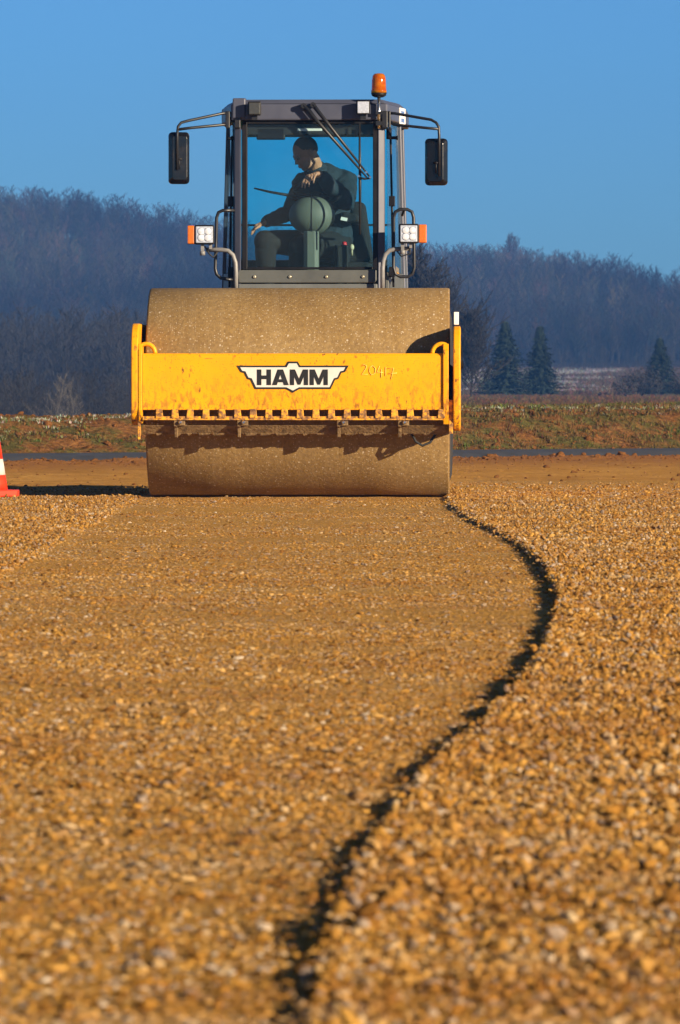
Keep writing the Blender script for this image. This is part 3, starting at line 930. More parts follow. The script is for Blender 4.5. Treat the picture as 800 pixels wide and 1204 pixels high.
DR = .7325
b = MB(TD)
hw = 1.05
b.lathe([(DR-.02,-hw+.004),(DR-.006,-hw),(DR,-hw+.012),(DR,-.5),(DR,0),(DR,.5),(DR,hw-.012),(DR-.006,hw),(DR-.02,hw-.004),], (0,0,DR), (1,0,0), 160)
drum = b.build('drum', M['drum'], roller)
for s in (-1, 1):
    b = MB(TD)
    b.lathe([(.60, s*(hw-.03)), (.60, s*(hw+.002))], (0,0,DR), (1,0,0), 64, False)
    b.lathe([(.20, s*(hw)), (.16, s*(hw+.05))], (0,0,DR), (1,0,0), 32)
    b.build('drum_end', M['scraper'], drum)

YF = -.985       # front plane of the yellow frame
def plate(x0, x1, ztop, zbot, name='side_plate'):
    poly = []
    r = .20
    for k in range(7):
        a = R(90+15*k); poly.append((YF+r+r*math.cos(a), ztop-r+r*math.sin(a)))
    r2 = .13
    for k in range(7):
        a = R(180+15*k); poly.append((YF+r2+r2*math.cos(a), zbot+r2+r2*math.sin(a)))
    poly += [(-.2, zbot-.0), (.95, .50), (1.1, .55), (1.1, ztop-.12), (.9, ztop)]
    m_ = MB(TD); m_.prism(poly, 'x', x0, x1)
    return m_.build(name, M['yellow'], roller, .010, 3)
zt = D(0, 380, YF)[2]
plate(D(154,0,YF)[0], D(162.5,0,YF)[0], zt, D(0,500,YF)[2])
plate(D(533,0,YF)[0], D(541.5,0,YF)[0], D(0,383,YF)[2], D(0,507,YF)[2])

zb0, zb1 = D(0,482,YF)[2], D(0,415.5,YF)[2]
xb0, xb1 = D(167.5,0,YF)[0], D(521,0,YF)[0]
b = MB(TD)
b.prism([(YF+.012,zb0),(YF+.012,zb1-.02),(YF+.03,zb1),(YF+.12,zb1),(YF+.12,zb1-.012),(YF+.032,zb1-.014),(YF+.027,zb1-.03),(YF+.027,zb0)], 'x', xb0, xb1)
beam = b.build('front_beam', M['yellow'], roller, .004)
# end cheeks of the beam
for u0, u1, v0, v1 in ((162.8,167.3,404,498),(521.2,527.5,404,499)):
    b = MB(TD); z0, z1 = D(0,v1,YF)[2], D(0,v0,YF)[2]; x0, x1 = D(u0,0,YF)[0], D(u1,0,YF)[0]
    b.prism([(YF+.006,z0+.05),(YF-.004,z0+.09),(YF-.004,z1-.05),(YF+.03,z1),(YF+.2,z1),(YF+.2,z0),(YF+.03,z0)], 'x', x0, x1)
    b.build('end_cheek', M['yellow'], beam, .004)
b = MB(TD)
b.prism([(YF+.03,0),(YF+.17,0),(YF+.17,1),(YF+.03,1)] and [(YF+.03,D(0,510,YF)[2]),(YF+.15,D(0,510,YF)[2]),(YF+.15,D(0,470,YF)[2]),(YF+.03,D(0,470,YF)[2])], 'x', D(528,0,YF)[0], D(532.6,0,YF)[0])
b.build('side_bracket', M['grimy'], beam, .003)
b = MB(TD)
b.prism([(YF+.03,D(0,517,YF)[2]),(YF+.13,D(0,512,YF)[2]),(YF+.15,D(0,480,YF)[2]),(YF+.03,D(0,480,YF)[2])], 'x', D(161.6,0,YF)[0], D(164.6,0,YF)[0])
b.build('side_bracket', M['grimy'], beam, .003)
# slotted comb along the beam's lower edge
b = MB(TD)
zl0, zl1 = D(0,494,YF)[2], D(0,489.5,YF)[2]
b.box(xb0, xb1, YF+.004, YF+.05, zl0, zl1)
rg = random.Random(2)
for k in range(20):
    u = 182.8 + 18.45*k
    if u > 521: break
    x0, x1 = D(u,0,YF)[0], D(u+8.6,0,YF)[0]
    j = rg.uniform(-.003,.003)
    b.hexa([(x0+j,YF-.006,zl1-.012),(x1+j,YF-.006,zl1-.012),(x1+j,YF+.024,zl1-.004),(x0+j,YF+.024,zl1-.004)],
           [(x0+.004,YF-.002,zb0+.006),(x1-.004,YF-.002,zb0+.006),(x1-.004,YF+.024,zb0+.006),(x0+.004,YF+.024,zb0+.006)])
b.build('slotted_edge', M['grimy'], beam, .003)
# lifting lugs
for u0, s in ((182.5,-1),(508.5,1)):
    b = MB(TD); x0, _, z0 = D(u0, 415, YF+.05)
    pts = [(x0 + s*(.0 + .062*(1-math.cos(t))), YF+.05, z0-.004+.066*math.sin(t)) for t in [R(10*k) for k in range(0,13)]]
    b.tube(pts, .015, 10); b.build('lifting_lug', M['yellow'], beam)

# emblem and lettering on the beam
YE = YF+.012
def front(poly_px, y0, y1, name, mat, parent, bevel=0):
    m_ = MB(TD)
    for poly in poly_px:
        pts = [(D(u,v,YE)[0], D(u,v,YE)[2]) for u, v in poly]
        m_.prism(pts, 'y', y0, y1)
    return m_.build(name, mat, parent, bevel)
EC = 344.5
half = [(0,425.0),(6.0,425.0),(8.6,429.8),(66,429.8),(61.2,437.6),(57.2,438.4),(53.6,445.6),(49.8,446.6),(44.6,457.4),(8.0,457.4),(0,461.8)]
outline = [(EC+a, v) for a, v in half] + [(EC-a, v) for a, v in half[-2:0:-1]]
inner_half = [(0,427.3),(4.6,427.3),(7.2,431.9),(61.8,431.9),(59.4,435.9),(55.6,436.6),(52.2,443.8),(48.2,444.8),(43.2,455.3),(7.4,455.3),(0,459.2)]
inner = [(EC+a, v) for a, v in inner_half] + [(EC-a, v) for a, v in inner_half[-2:0:-1]]
emblem = front([outline], YE-.004, YE+.001, 'emblem', M['emblem_black'], beam)
front([inner], YE-.007, YE-.0035, 'emblem_face', M['emblem_white'], emblem)
def letters():
    T0, B0 = 434.4, 452.8; out = []; mid = (T0+B0)/2
    x = 302.5; s = 5.2
    out += [[(x,T0),(x+s,T0),(x+s,B0),(x,B0)], [(x+11.3,T0),(x+11.3+s,T0),(x+11.3+s,B0),(x+11.3,B0)], [(x+s,mid-2.2),(x+11.3,mid-2.2),(x+11.3,mid+2.2),(x+s,mid+2.2)]]
    x = 320.2; wd = 19.6; c = x+wd/2
    out += [[(x,B0),(c-3.2,T0),(c,T0),(c,T0+6.2),(x+5.6,B0)], [(x+wd,B0),(x+wd-5.6,B0),(c,T0+6.2),(c,T0),(c+3.2,T0)], [(x+4.6,B0-6.9),(x+wd-4.6,B0-6.9),(x+wd-3.6,B0-3.4),(x+3.6,B0-3.4)]]
    for x in (341.2, 364.4):
        wd = 21.4; c = x+wd/2
        out += [[(x,T0),(x+5.0,T0),(x+5.0,B0),(x,B0)], [(x+wd-5.0,T0),(x+wd,T0),(x+wd,B0),(x+wd-5.0,B0)],
                [(x+5.0,T0),(x+6.0,T0),(c,B0-7.5),(c,B0-.5),(c-1.6,B0-.5),(x+5.0,T0+8.2)], [(x+wd-5.0,T0),(x+wd-5.0,T0+8.2),(c+1.6,B0-.5),(c,B0-.5),(c,B0-7.5),(x+wd-6.0,T0)]]
    return out
lt = letters()
# A's crossbar overlaps its legs: step it forward a little so that no faces share a plane
mL = MB(TD)
for i, poly in enumerate(lt):
    pts = [(D(u,v,YE)[0], D(u,v,YE)[2]) for u, v in poly]
    mL.prism(pts, 'y', YE-.0095-(.0006 if i == 5 else 0), YE-.0068)
mL.build('lettering', M['emblem_black'], emblem)
# chalked number
mC = MB(TD)
def stroke(pts, w_=.0023):
    mC.tube([(D(u,v,YE)[0], YE-.0035, D(u,v,YE)[2]) for u, v in pts], w_, 5)
stroke([(425.5,430.5),(428,428.5),(431,430),(430.5,433),(425.5,440.5),(432.5,440)])
stroke([(438.5,430),(435,432),(434.5,437),(437,441),(441,439),(441.5,433),(438.5,430)])
stroke([(446.5,430.5),(443.3,437.5),(450.8,438)]); stroke([(448.8,434),(448.4,444)])
stroke([(453.8,431.5),(453.4,442)]); stroke([(455.5,433.5),(463,432.5),(460,446)]); stroke([(456.5,439.5),(467,438.6)])
mC.build('chalk_number', M['chalk'], beam)

# scraper
b = MB(TD)
def sx(u): return D(u,0,-.8)[0]
zs0, zs1 = D(0,510.5,-.87)[2], D(0,500,-.87)[2]
b.hexa([(sx(169),-.845,zs0),(sx(525),-.845,zs0),(sx(525),-.82,zs0),(sx(169),-.82,zs0)],
       [(sx(169),-.915,zs1),(sx(525),-.915,zs1),(sx(525),-.885,zs1),(sx(169),-.885,zs1)])
scr = b.build('scraper_bar', M['scraper'], roller, .004)
u = 172.0
while u < 522:                                     # caked mud hanging from the bar
    b = MB(TD); wv = rg.uniform(4, 16); dz = rg.uniform(.002,.012)*(1 if rg.random() < .8 else 2.0)
    x0, x1 = sx(u), sx(min(524,u+wv))
    b.hexa([(x0+.01,-.842,zs0-dz),(x1-.012,-.842,zs0-dz*.6),(x1-.012,-.822,zs0-dz*.6),(x0+.01,-.822,zs0-dz)],
           [(x0,-.855,zs0+.006),(x1,-.855,zs0+.006),(x1,-.818,zs0+.006),(x0,-.818,zs0+.006)])
    b.build('mud_lump', M['scraper'], scr, .003)
    u += wv*.9 + rg.uniform(0,10)
for u in (212.5, 286.5, 403.5, 475):
    b = MB(TD); x0, x1 = sx(u-6.5), sx(u+6.5)
    z0, z1, z2 = D(0,514,-.85)[2], D(0,503,-.85)[2], D(0,492,-.9)[2]
    b.prism([(-.975,z2),(-.965,z1+.01),(-.93,z1),(-.89,z0),(-.845,z0-.004),(-.85,z0+.03),(-.86,z2)], 'x', x0, x0+.022)
    b.box(x0+.020, x1, -.968, -.86, z1+.016, z2-.004)
    br_ = b.build('scraper_bracket', M['scraper'], scr, .004)
    b = MB(TD)
    b.lathe([(.014,0),(.014,.02),(.008,.026)], (x0+.046,-.968,(z1+z2)/2+.006), (0,-1,0), 8, False)
    b.build('bolt', M['chrome'], scr)
# hose loop under the right end of the scraper
b = MB(TD)
b.tube([(D(483,508,-.8)),(D(489,519,-.8)),(D(497,524,-.79)),(D(506,520,-.8)),(D(514,508,-.8))], .009, 8)
b.build('hose', M['rubber'], scr)

# white reflector and hydraulic motor at the right end
b = MB(TD); p = D(537,366,-.1); q_ = D(541,382,-.1)
b.box(D(533.8,0,-.1)[0], D(539.5,0,-.1)[0], -.12, -.09, D(0,382,-.1)[2], D(0,367,-.1)[2]); b.build('reflector', M['white_plastic'], roller, .003)
b = MB(TD); b.tube([(hw+.06,-.1,D(0,384,-.1)[2]+.02),(hw+.075,-.1,1.1),(hw+.09,-.1,.9)], .008, 8)
b.lathe([(.06,0),(.06,.02),(.03,.03)], (hw+.06,-.1,.95), (1,0,0), 16)
b.build('drum_motor', M['black_plastic'], roller)
# rear cross member and yoke of the drum frame
b = MB(TD)
b.box(-1.05, 1.05, .95, 1.09, .58, .98)
b.prism([(-.45,1.0),(.45,1.0),(.2,1.55),(-.2,1.55)], 'z', .56, .92)
b.build('rear_yoke', M['yellow'], roller, .01)

# ------------------------------------------------------------------ cab
zr1, zr0 = K(0,118,0)[2], K(0,143,0)[2]      # roof
zw0 = K(0,317,0)[2]; zp0 = K(0,333,0)[2]; zc0 = 1.0
HF, HB, LB, LR = .575, .655, .72, 1.42
def side_x(y, z):
    """half width of the cab at depth y and height z"""
    t = min(1, y/LB); lean = .03*(zr0-z)/(zr0-zw0)*t
    return HF + (HB-HF)*t + lean
def post(b, x, y, wx, wy, z0, z1, s):
    def ring(z):
        xx = s*side_x(y, z) if x is None else x
        a, c = (xx-s*wx, xx) if x is None else (xx-wx/2, xx+wx/2)
        return [(a,y-wy/2,z),(c,y-wy/2,z),(c,y+wy/2,z),(a,y+wy/2,z)]
    b.hexa(ring(z0), ring(z1))
cabf = empty('cab_frame', (0, 0, 0)); cabf.parent = roller
for s in (-1, 1):
    b = MB(TC); xa, xc = s*.505, s*.555
    b.hexa([(xa,-.005,zc0),(xc,.015,zc0),(xc,.07,zc0),(xa,.07,zc0)], [(xa,-.005,zr0+.01),(xc,.015,zr0+.01),(xc,.07,zr0+.01),(xa,.07,zr0+.01)])
    b.build('front_post', M['cab_paint'], cabf, .008)
    b = MB(TC); post(b, None, LB, .045, .06, zc0, zr0+.01, s); b.build('door_post', M['cab_paint'], cabf, .008)
    b = MB(TC); post(b, None, LR, .06, .07, zc0, zr0+.01, s); b.build('rear_post', M['cab_paint'], cabf, .008)
# dark seal frames around the windscreen
b = MB(TC)
x0, x1 = K(284.5,0,0)[0], K(445,0,0)[0]
fw = .04
for (a0, a1, c0, c1) in ((x0, x0+fw, zw0, zr0), (x1-fw, x1, zw0, zr0), (x0+fw, x1-fw, zw0, zw0+.018), (x0+fw, x1-fw, zr0-.02, zr0)):
    b.box(a0, a1, .004, .05, c0, c1)
b.build('window_seal', M['black_plastic'], cabf, .004)
b = MB(TC); b.box(x0+fw-.005, x1-fw+.005, .020, .026, zw0+.012, zr0-.012); b.build('windscreen', M['cab_glass'], cabf)
# sill panel with bolts and the sloping nose below it
b = MB(TC); b.prism([(K(281,0,0)[0],zp0+.002),(K(441,0,0)[0],zp0+.002),(K(443,0,0)[0],zp0+.02),(K(443,0,0)[0],zw0-.004),(K(281,0,0)[0],zw0-.004),(K(279.5,0,0)[0],zw0-.03)], 'y', -.02, .06)
sill = b.build('sill_panel', M['cab_grey'], roller, .006)
for u in (299.5, 341, 384, 427):
    b = MB(TC); x, _, z = K(u, 325.5, -.02); b.lathe([(.0125,0),(.0125,.006),(.008,.011)], (x,-.02,z), (0,-1,0), 10); b.build('bolt', M['bolt_steel'], sill)
b = MB(TC); b.box(K(280.5,0,0)[0], K(444,0,0)[0], -.012, .07, zc0, zp0-.006); b.build('nose_panel', M['hood_grey'], roller, .006)
# sides, rear wall, floor, rear platform
for s in (-1, 1):
    for ya, yb in ((.075, LB-.035), (LB+.035, LR-.04)):
        b = MB(TC)
        def sp(y, z, k): return (s*(side_x(y,z)-k), y, z)
        zs = zw0-.02 if ya < .1 else zw0+.1
        b.hexa([sp(ya,zc0,.03),sp(ya,zc0,.005),sp(yb,zc0,.005),sp(yb,zc0,.03)], [sp(ya,zs,.03),sp(ya,zs,.005),sp(yb,zs,.005),sp(yb,zs,.03)])
        b.build('side_panel', M['cab_grey'], cabf, .004)
for s in (-1, 1):
    for ya, yb in ((.075, LB-.033), (LB+.033, LR-.038)):
        b = MB(TC); zs = zw0-.02 if ya < .1 else zw0+.1
        b.hexa([sp(ya,zs+.005,.018) if False else (s*(side_x(ya,zs)-.018),ya,zs+.004),(s*(side_x(ya,zs)-.012),ya,zs+.004),(s*(side_x(yb,zs)-.012),yb,zs+.004),(s*(side_x(yb,zs)-.018),yb,zs+.004)],
               [(s*(side_x(ya,zr0)-.018),ya,zr0-.004),(s*(side_x(ya,zr0)-.012),ya,zr0-.004),(s*(side_x(yb,zr0)-.012),yb,zr0-.004),(s*(side_x(yb,zr0)-.018),yb,zr0-.004)])
        b.build('side_window', M['side_glass'], cabf)
zrs = K(0,306,LR)[2]
b = MB(TC); b.box(-HB+.065, HB-.065, LR-.02, LR+.02, zc0, zrs); b.build('rear_wall', M['interior'], cabf, .004)
b = MB(TC); b.box(-HB+.065, HB-.065, LR-.004, LR+.002, zrs+.004, zr0-.004); b.build('rear_window', M['rear_glass'], cabf)
b = MB(TC); zq = K(0,265,LR)[2]; b.box(-HB+.07, HB-.07, LR-.03, LR-.01, zq-.008, zq+.008); b.build('rear_rail', M['black_paint'], cabf)
b = MB(TC); b.box(-HF+.03, HF-.03, .08, LR-.03, zc0-.05, zc0+.1); b.build('cab_floor', M['interior'], cabf)

# roof
b = MB(TC)
def rp(k, yo): return [(-HF-.0+k,-.03+yo),(HF-k,-.03+yo),(HB+.035-k,LB),(HB+.035-k,LR+.08-yo),(-HB-.035+k,LR+.08-yo),(-HB-.035+k,LB)]
b.hexa([(x,y,zr0+.006) for x,y in rp(0,0)], [(x,y,zr1-.03) for x,y in rp(0,0)])
b.hexa([(x,y,zr1-.028) for x,y in rp(.012,.012)], [(x,y,zr1+.004) for x,y in rp(.05,.06)])
roof = b.build('roof', M['cab_paint'], roller, .012, 3)
b = MB(TC); x0, x1 = K(273,0,-.04)[0], K(289,0,-.04)[0]
b.hexa([(x0,-.042,zr0+.02),(x1,-.042,zr0+.02),(x1,.1,zr0+.02),(x0,.1,zr0+.02)], [(x0+.004,-.042,zr1+.012),(x1,-.042,zr1+.012),(x1,.1,zr1+.018),(x0+.02,.1,zr1+.018)])
b.build('roof_corner', M['cab_paint'], roof, .01)
b = MB(TC); b.box(-HF+.08, HF-.08, .06, .4, zr0-.10, zr0-.002)
hd = b.build('header', M['interior'], roof, .01)
b = MB(TC); x0, _, z0 = K(302,165,.1); x1, _, z1 = K(336,150,.1); b.box(x0, x1, .06, .085, z0, z1); b.build('sun_visor', M['black_plastic'], roof, .012)
b = MB(TC); x0, _, z0 = K(350,154.5,.058); x1, _, z1 = K(379,151.5,.058); b.box(x0, x1, .052, .0595, z0, z1); b.build('header_label', M['white_plastic'], roof, .002)
# sticker on the roof's right side
b = MB(TC)
def rs(y): return HF + (HB+.035-HF)*(y+.03)/(LB+.03)
b.hexa([(rs(.45)+.001,.45,zr0+.0),(rs(.45)+.004,.45,zr0+.0),(rs(.68)+.004,.68,zr0+.0),(rs(.68)+.001,.68,zr0+.0)],
       [(rs(.45)+.001,.45,zr1-.035),(rs(.45)+.004,.45,zr1-.035),(rs(.68)+.004,.68,zr1-.035),(rs(.68)+.001,.68,zr1-.035)])
st = b.build('sticker', M['white_plastic'], roof)
b = MB(TC)
for z0, z1 in ((zr0+.07,zr0+.10),(zr0+.015,zr0+.045)):
    b = MB(TC); b.hexa([(rs(.5)+.0045,.5,z0),(rs(.5)+.006,.5,z0),(rs(.63)+.006,.63,z0),(rs(.63)+.0045,.63,z0)], [(rs(.5)+.0045,.5,z1),(rs(.5)+.006,.5,z1),(rs(.63)+.006,.63,z1),(rs(.63)+.0045,.63,z1)])
    b.build('sticker_print', M['label_blue'], st)

# work lamps on the roof edge
def work_lamp(u0, u1, v0, v1, bright):
    b = MB(TC); x0, _, z1 = K(u0, v0, -.1); x1, _, z0 = K(u1, v1, -.1)
    b.hexa([(x0,-.115,z0),(x1,-.115,z0),(x1-.012,-.032,z0+.012),(x0+.012,-.032,z0+.012)], [(x0,-.115,z1),(x1,-.115,z1),(x1-.012,-.032,z1-.012),(x0+.012,-.032,z1-.012)])
    h = b.build('work_lamp', M['black_plastic'], roller, .008)
    b = MB(TC); b.box(x0+.010, x1-.010, -.121, -.113, z0+.010, z1-.010); b.build('lamp_glass', M['lamp_lens'] if bright else M['dull_lens'], h, .004)
    b = MB(TC); xm = (x0+x1)/2; b.box(xm-.02, xm+.02, -.085, -.06, z0-.03, z0+.006); b.build('lamp_mount', M['black_paint'], h)
lens('dull_lens', (.06,.055,.04), .2)
work_lamp(291.5, 307.5, 119.5, 136.5, False)
work_lamp(419, 435.5, 118.5, 135.5, True)

# beacon
bx, _, bz = K(445.7, 112, -.06)
b = MB(TC); zt = K(0,87,-.06)[2]
b.lathe([(.056,bz+.012),(.058,bz+.03),(.054,bz+.036),(.052,zt-.05),(.046,zt-.018),(.034,zt-.004),(.012,zt)], (bx,-.06,0), n=28)
bc = b.build('beacon', M['beacon'], roller)
b = MB(TC); b.lathe([(.03,bz-.02),(.052,bz-.008),(.058,bz+.012)], (bx,-.06,0), n=28); b.build('beacon_base', M['black_plastic'], bc)
b = MB(TC); b.lathe([(.012,K(0,152,-.06)[2]),(.012,bz-.016)], (bx,-.06,0), n=12); b.build('beacon_post', M['chrome'], bc)
b = MB(TC); b.lathe([(.016,bz+.03),(.022,bz+.08),(.03,bz+.10),(.004,bz+.115)], (bx-.008,-.06,0), n=14); b.build('beacon_reflector', M['chrome'], bc)
b = MB(TC); z = K(0,140,-.06)[2]; b.box(bx-.022, bx+.022, -.075, .02, z-.05, z-.02); b.box(bx-.012, bx+.012, .0, .018, z-.021, z+.031); b.box(bx-.022, bx+.022, -.075, .02, z+.03, z+.05); b.build('beacon_clamp', M['black_paint'], bc)

# wipers
for ua, ub in ((357.5,431.5),(368.5,435.5)):
    b = MB(TC); a = K(ua, 125 if ua < 360 else 124, -.06); c = K(ub, 209, -.03)
    b.tube([(a[0],-.03,a[2]), (a[0],-.075,a[2]), (a[0]+.3*(c[0]-a[0]),-.075,a[2]+.3*(c[2]-a[2])), (c[0],-.045,c[2])], [.013,.017,.013,.006], 8)
    b.lathe([(.02,0),(.02,.05)], (a[0],-.09,a[2]), (0,1,0), 12)
    b.build('wiper_arm', M['black_paint'], roller)
b = MB(TC); a = K(423,146,0); c = K(423.6,276,0)
b.tube([(a[0],-.014,a[2]),(a[0]+.004,-.022,(a[2]+c[2])/2),(c[0],-.014,c[2])], [.006,.011,.006], 6)
w1 = K(421.5,209,0); w2 = K(436,210,0)
b.tube([(w1[0],-.035,w1[2]),((w1[0]+w2[0])/2,-.04,w1[2]-.012),(w2[0],-.04,w2[2])], .008, 8)
b.build('wiper_blade', M['black_paint'], roller)
for u, v in ((422,207.5),(431,203),(435.5,209)):
    b = MB(TC); x, _, z = K(u, v, -.05); b.lathe([(.009,0),(.009,.016)], (x,-.062,z), (0,1,0), 8)
    b.build('wiper_joint', M['chrome'], roller)

# mirrors on their arms
def mirror(s, arm1, arm2, m0, m1, rotm):
    YM = -.02
    b = MB(TC)
    for arm in (arm1, arm2):
        b.tube([K(u, v, y) for u, v, y in arm], .0105, 10)
    ar = b.build('mirror_arm', M['black_paint'], roller)
    b = MB(TC); x0, _, z1 = K(*m0, -.1); x1, _, z0 = K(*m1, -.1); xm, zm = (x0+x1)/2, (z0+z1)/2; wv, hv = (x1-x0)/2, (z1-z0)/2
    c, sn = math.cos(rotm), math.sin(rotm)
    def rr_(x, y, z): return (xm + x*c - y*sn, -.10 + x*sn + y*c, zm+z)
    def ring(k, y): 
        out = []
        for (qx, qz, a0) in ((1,1,0),(-1,1,90),(-1,-1,180),(1,-1,270)):
            for j in range(5):
                a = R(a0+22.5*j); r = .028*k
                out.append(rr_(qx*(wv*k-r)+r*math.cos(a), y, qz*(hv*k**.5-r)+r*math.sin(a)))
        return out
    b.hexa(ring(1.0, .03), ring(1.0, -.004)); b.hexa(ring(.985,-.0045), ring(.72,-.035))
    mo = b.build('mirror', M['mirror_black'], ar, .004)
    b = MB(TC); b.hexa(ring(.9,.0305), ring(.9,.034)); b.build('mirror_glass', M['chrome'], mo)
    b = MB(TC)
    uc = (m0[0]+m1[0])/2; vc = m0[1]+(m1[1]-m0[1])*.52
    x, _, z = K(uc, vc, -.14)
    b.tube([(x-.022,-.142,z),(x+.022,-.142,z)], .009, 8); b.tube([(x,-.142,z+.012),(x,-.14,z-.075)], .007, 8)
    b.build('mirror_clamp', M['black_plastic'], mo)
    return ar
mirror(-1, [(271,133,.0),(262,133.6,-.04),(222,142,-.12),(213,144.5,-.14),(209.5,149,-.145),(208.5,158,-.145),(208.5,200,-.145)],
       [(271,147,.0),(262,147,-.04),(225,150.5,-.12),(209.2,152.5,-.145)], (198.5,155.5), (223,216.5), R(12))
mirror(1, [(456,133.5,.0),(464,134,-.04),(507,141.5,-.12),(513,145,-.14),(516,150,-.145),(516.5,160,-.145),(516.5,208,-.145)],
       [(456,141,.0),(463,147,-.04),(500,151,-.12),(516,152.5,-.145)], (499.5,163.5), (526,218.5), R(-12))
# brackets on the front posts
for u0, u1 in ((265.5,270.5),(276,283),(449,456),(456.5,459.5)):
    b = MB(TC); x0, _, z1 = K(u0,131,-.03); x1, _, z0 = K(u1,151,-.03); b.box(x0, x1, -.04, .02, z0, z1)
    b.build('post_bracket', M['black_paint'], cabf, .006)
for ua, ub in ((265.8,284),(446,460)):
    b = MB(TC); x0 = K(ua,0,0)[0]; x1 = K(ub,0,0)[0]; z = K(0,141,0)[2]; b.box(x0,x1,-.015,.015,z-.02,z+.02)
    b.build('post_clamp', M['black_plastic'], cabf, .004)
for u, v in ((270.5,163.5),(465,163)):
    b = MB(TC); x, _, z = K(u, v, .1); s = -1 if u < 300 else 1
    b.tube([(x-s*.05,.05,z),(x,.05,z),(x+s*.02,.05,z)], [.012,.012,.017], 8); b.tube([(x-s*.045,.05,z+.07),(x-s*.045,.05,z-.01)], .02, 8)
    b.build('door_catch', M['black_plastic'], cabf)

# door edges: thin rods with hinge blocks
for s, uu in ((-1, 273.5), (1, 459.5)):
    b = MB(TC); a = K(uu-(-2)*s*0, 160, .12); c = K(uu+s*3.5, 338, .12)
    b.tube([(a[0],.1,a[2]),(c[0],.1,c[2])], .009, 8)
    for v0, v1 in ((231,243),(314,326)):
        x, _, z1 = K(uu+s*1.6, v0, .1); z0 = K(0, v1, .1)[2]; b.box(x-.022, x+.022, .07, .12, z0, z1)
    b.build('door_hinge', M['black_plastic'], cabf, .003)

# handrails
b = MB(TC)
b.tube([K(276,247.5,.02),K(262,247.5,-.0),K(257,250,-.0),K(254.8,256,-.0),K(253.2,316,-.0),K(254.8,322.5,-.0),K(259.5,326.8,-.0),K(268,328.5,.01),K(276,329,.03)], .0125, 10)
b.build('handrail', M['black_paint'], roller)
b = MB(TC)
b.tube([K(463,256,.02),K(465,249.5,.02),K(470.5,246.5,.02),K(479,246.5,.03),K(484.5,249.5,.03),K(486.5,256,.03),K(487.3,315,.03),K(485.3,322,.03),K(480,325.6,.03),K(471,325.6,.03),K(465,322.5,.02),K(463,315,.02)], .0125, 10, closed=True)
b.tube([K(475.5,247,.03),(K(475.5,247,.03)[0]-.02,.2,K(475.5,253,.1)[2])], .01, 8)
b.tube([K(475.5,325,.03),(K(475.5,325,.03)[0]-.02,.2,K(475.5,325,.1)[2])], .01, 8)
b.build('handrail', M['black_paint'], roller)

# headlamps on curved tubes
def headlamp(s, u0, u1, v0, v1, a0, a1, tube):
    b = MB(TC); b.tube([K(u, v, -.08) for u, v in tube], .0165, 12)
    br = b.build('lamp_arm', M['bracket_grey'], roller)
    Y0 = -.16
    x0, _, z1 = K(u0, v0, Y0); x1, _, z0 = K(u1, v1, Y0)
    b = MB(TC); b.hexa([(x0,Y0,z0),(x1,Y0,z0),(x1-.02,Y0+.09,z0+.02),(x0+.02,Y0+.09,z0+.02)], [(x0,Y0,z1),(x1,Y0,z1),(x1-.02,Y0+.09,z1-.02),(x0+.02,Y0+.09,z1-.02)])
    h = b.build('headlamp', M['black_plastic'], br, .012)
    b = MB(TC); b.box(x0+.014, x1-.014, Y0-.008, Y0+.004, z0+.014, z1-.014); b.build('lamp_glass', M['lamp_lens'], h, .006)
    b = MB(TC)
    for qx, qz in ((.34,.66),(.66,.66),(.34,.34),(.66,.34)):
        b.lathe([(.027,0),(.020,.002),(.003,.004)], (x0+(x1-x0)*qx,Y0-.008,z0+(z1-z0)*qz), (0,-1,0), 12)
    b.build('lamp_bead', M['lens_bead'], h)
    xa, _, za1 = K(a0, v0+1.2, Y0); xc, _, za0 = K(a1, v1-1.2, Y0)
    b = MB(TC); b.box(min(xa,xc), max(xa,xc), Y0+.003, Y0+.085, za0, za1); b.build('indicator', M['amber_lens'], h, .008)
    xm = x0 + (x1-x0)*(.62 if s < 0 else .42); zt_ = z0
    b = MB(TC); b.box(xm-.045, xm-.022, Y0+.03, Y0+.06, zt_-.055, zt_+.01); b.build('lamp_mount', M['bracket_grey'], h)
    b = MB(TC); b.box(xm+.016, xm+.036, Y0+.03, Y0+.06, zt_-.03, zt_+.01)
    b.build('lamp_mount', M['bracket_grey'], h)
    b = MB(TC); b.lathe([(.02,0),(.02,.03)], (xm-.034, Y0+.045, zt_-.075), (0,0,1), 10)
    b.build('lamp_nut', M['bracket_grey'], h)
    b = MB(TC); b.tube([(xm+.02*-s*-1,Y0+.06,zt_-.01),(xm+.02,Y0+.07,zt_-.07),(xm+.045*-s,Y0+.08,zt_-.09),(xm+.075*-s,Y0+.08,zt_-.05)], .006, 6); b.build('cable', M['rubber'], h)
headlamp(-1, 228, 252.5, 264, 288, 220.3, 228.6, [(277.5,342),(277.5,318),(277,309),(274,300),(268.5,295),(261,293.8),(243,293.8)])
headlamp(1, 468.5, 493, 263, 287, 492.4, 501.8, [(450,342),(450,316),(450.8,307),(453.5,299),(458.5,294.6),(465,293.2),(482,292.6)])

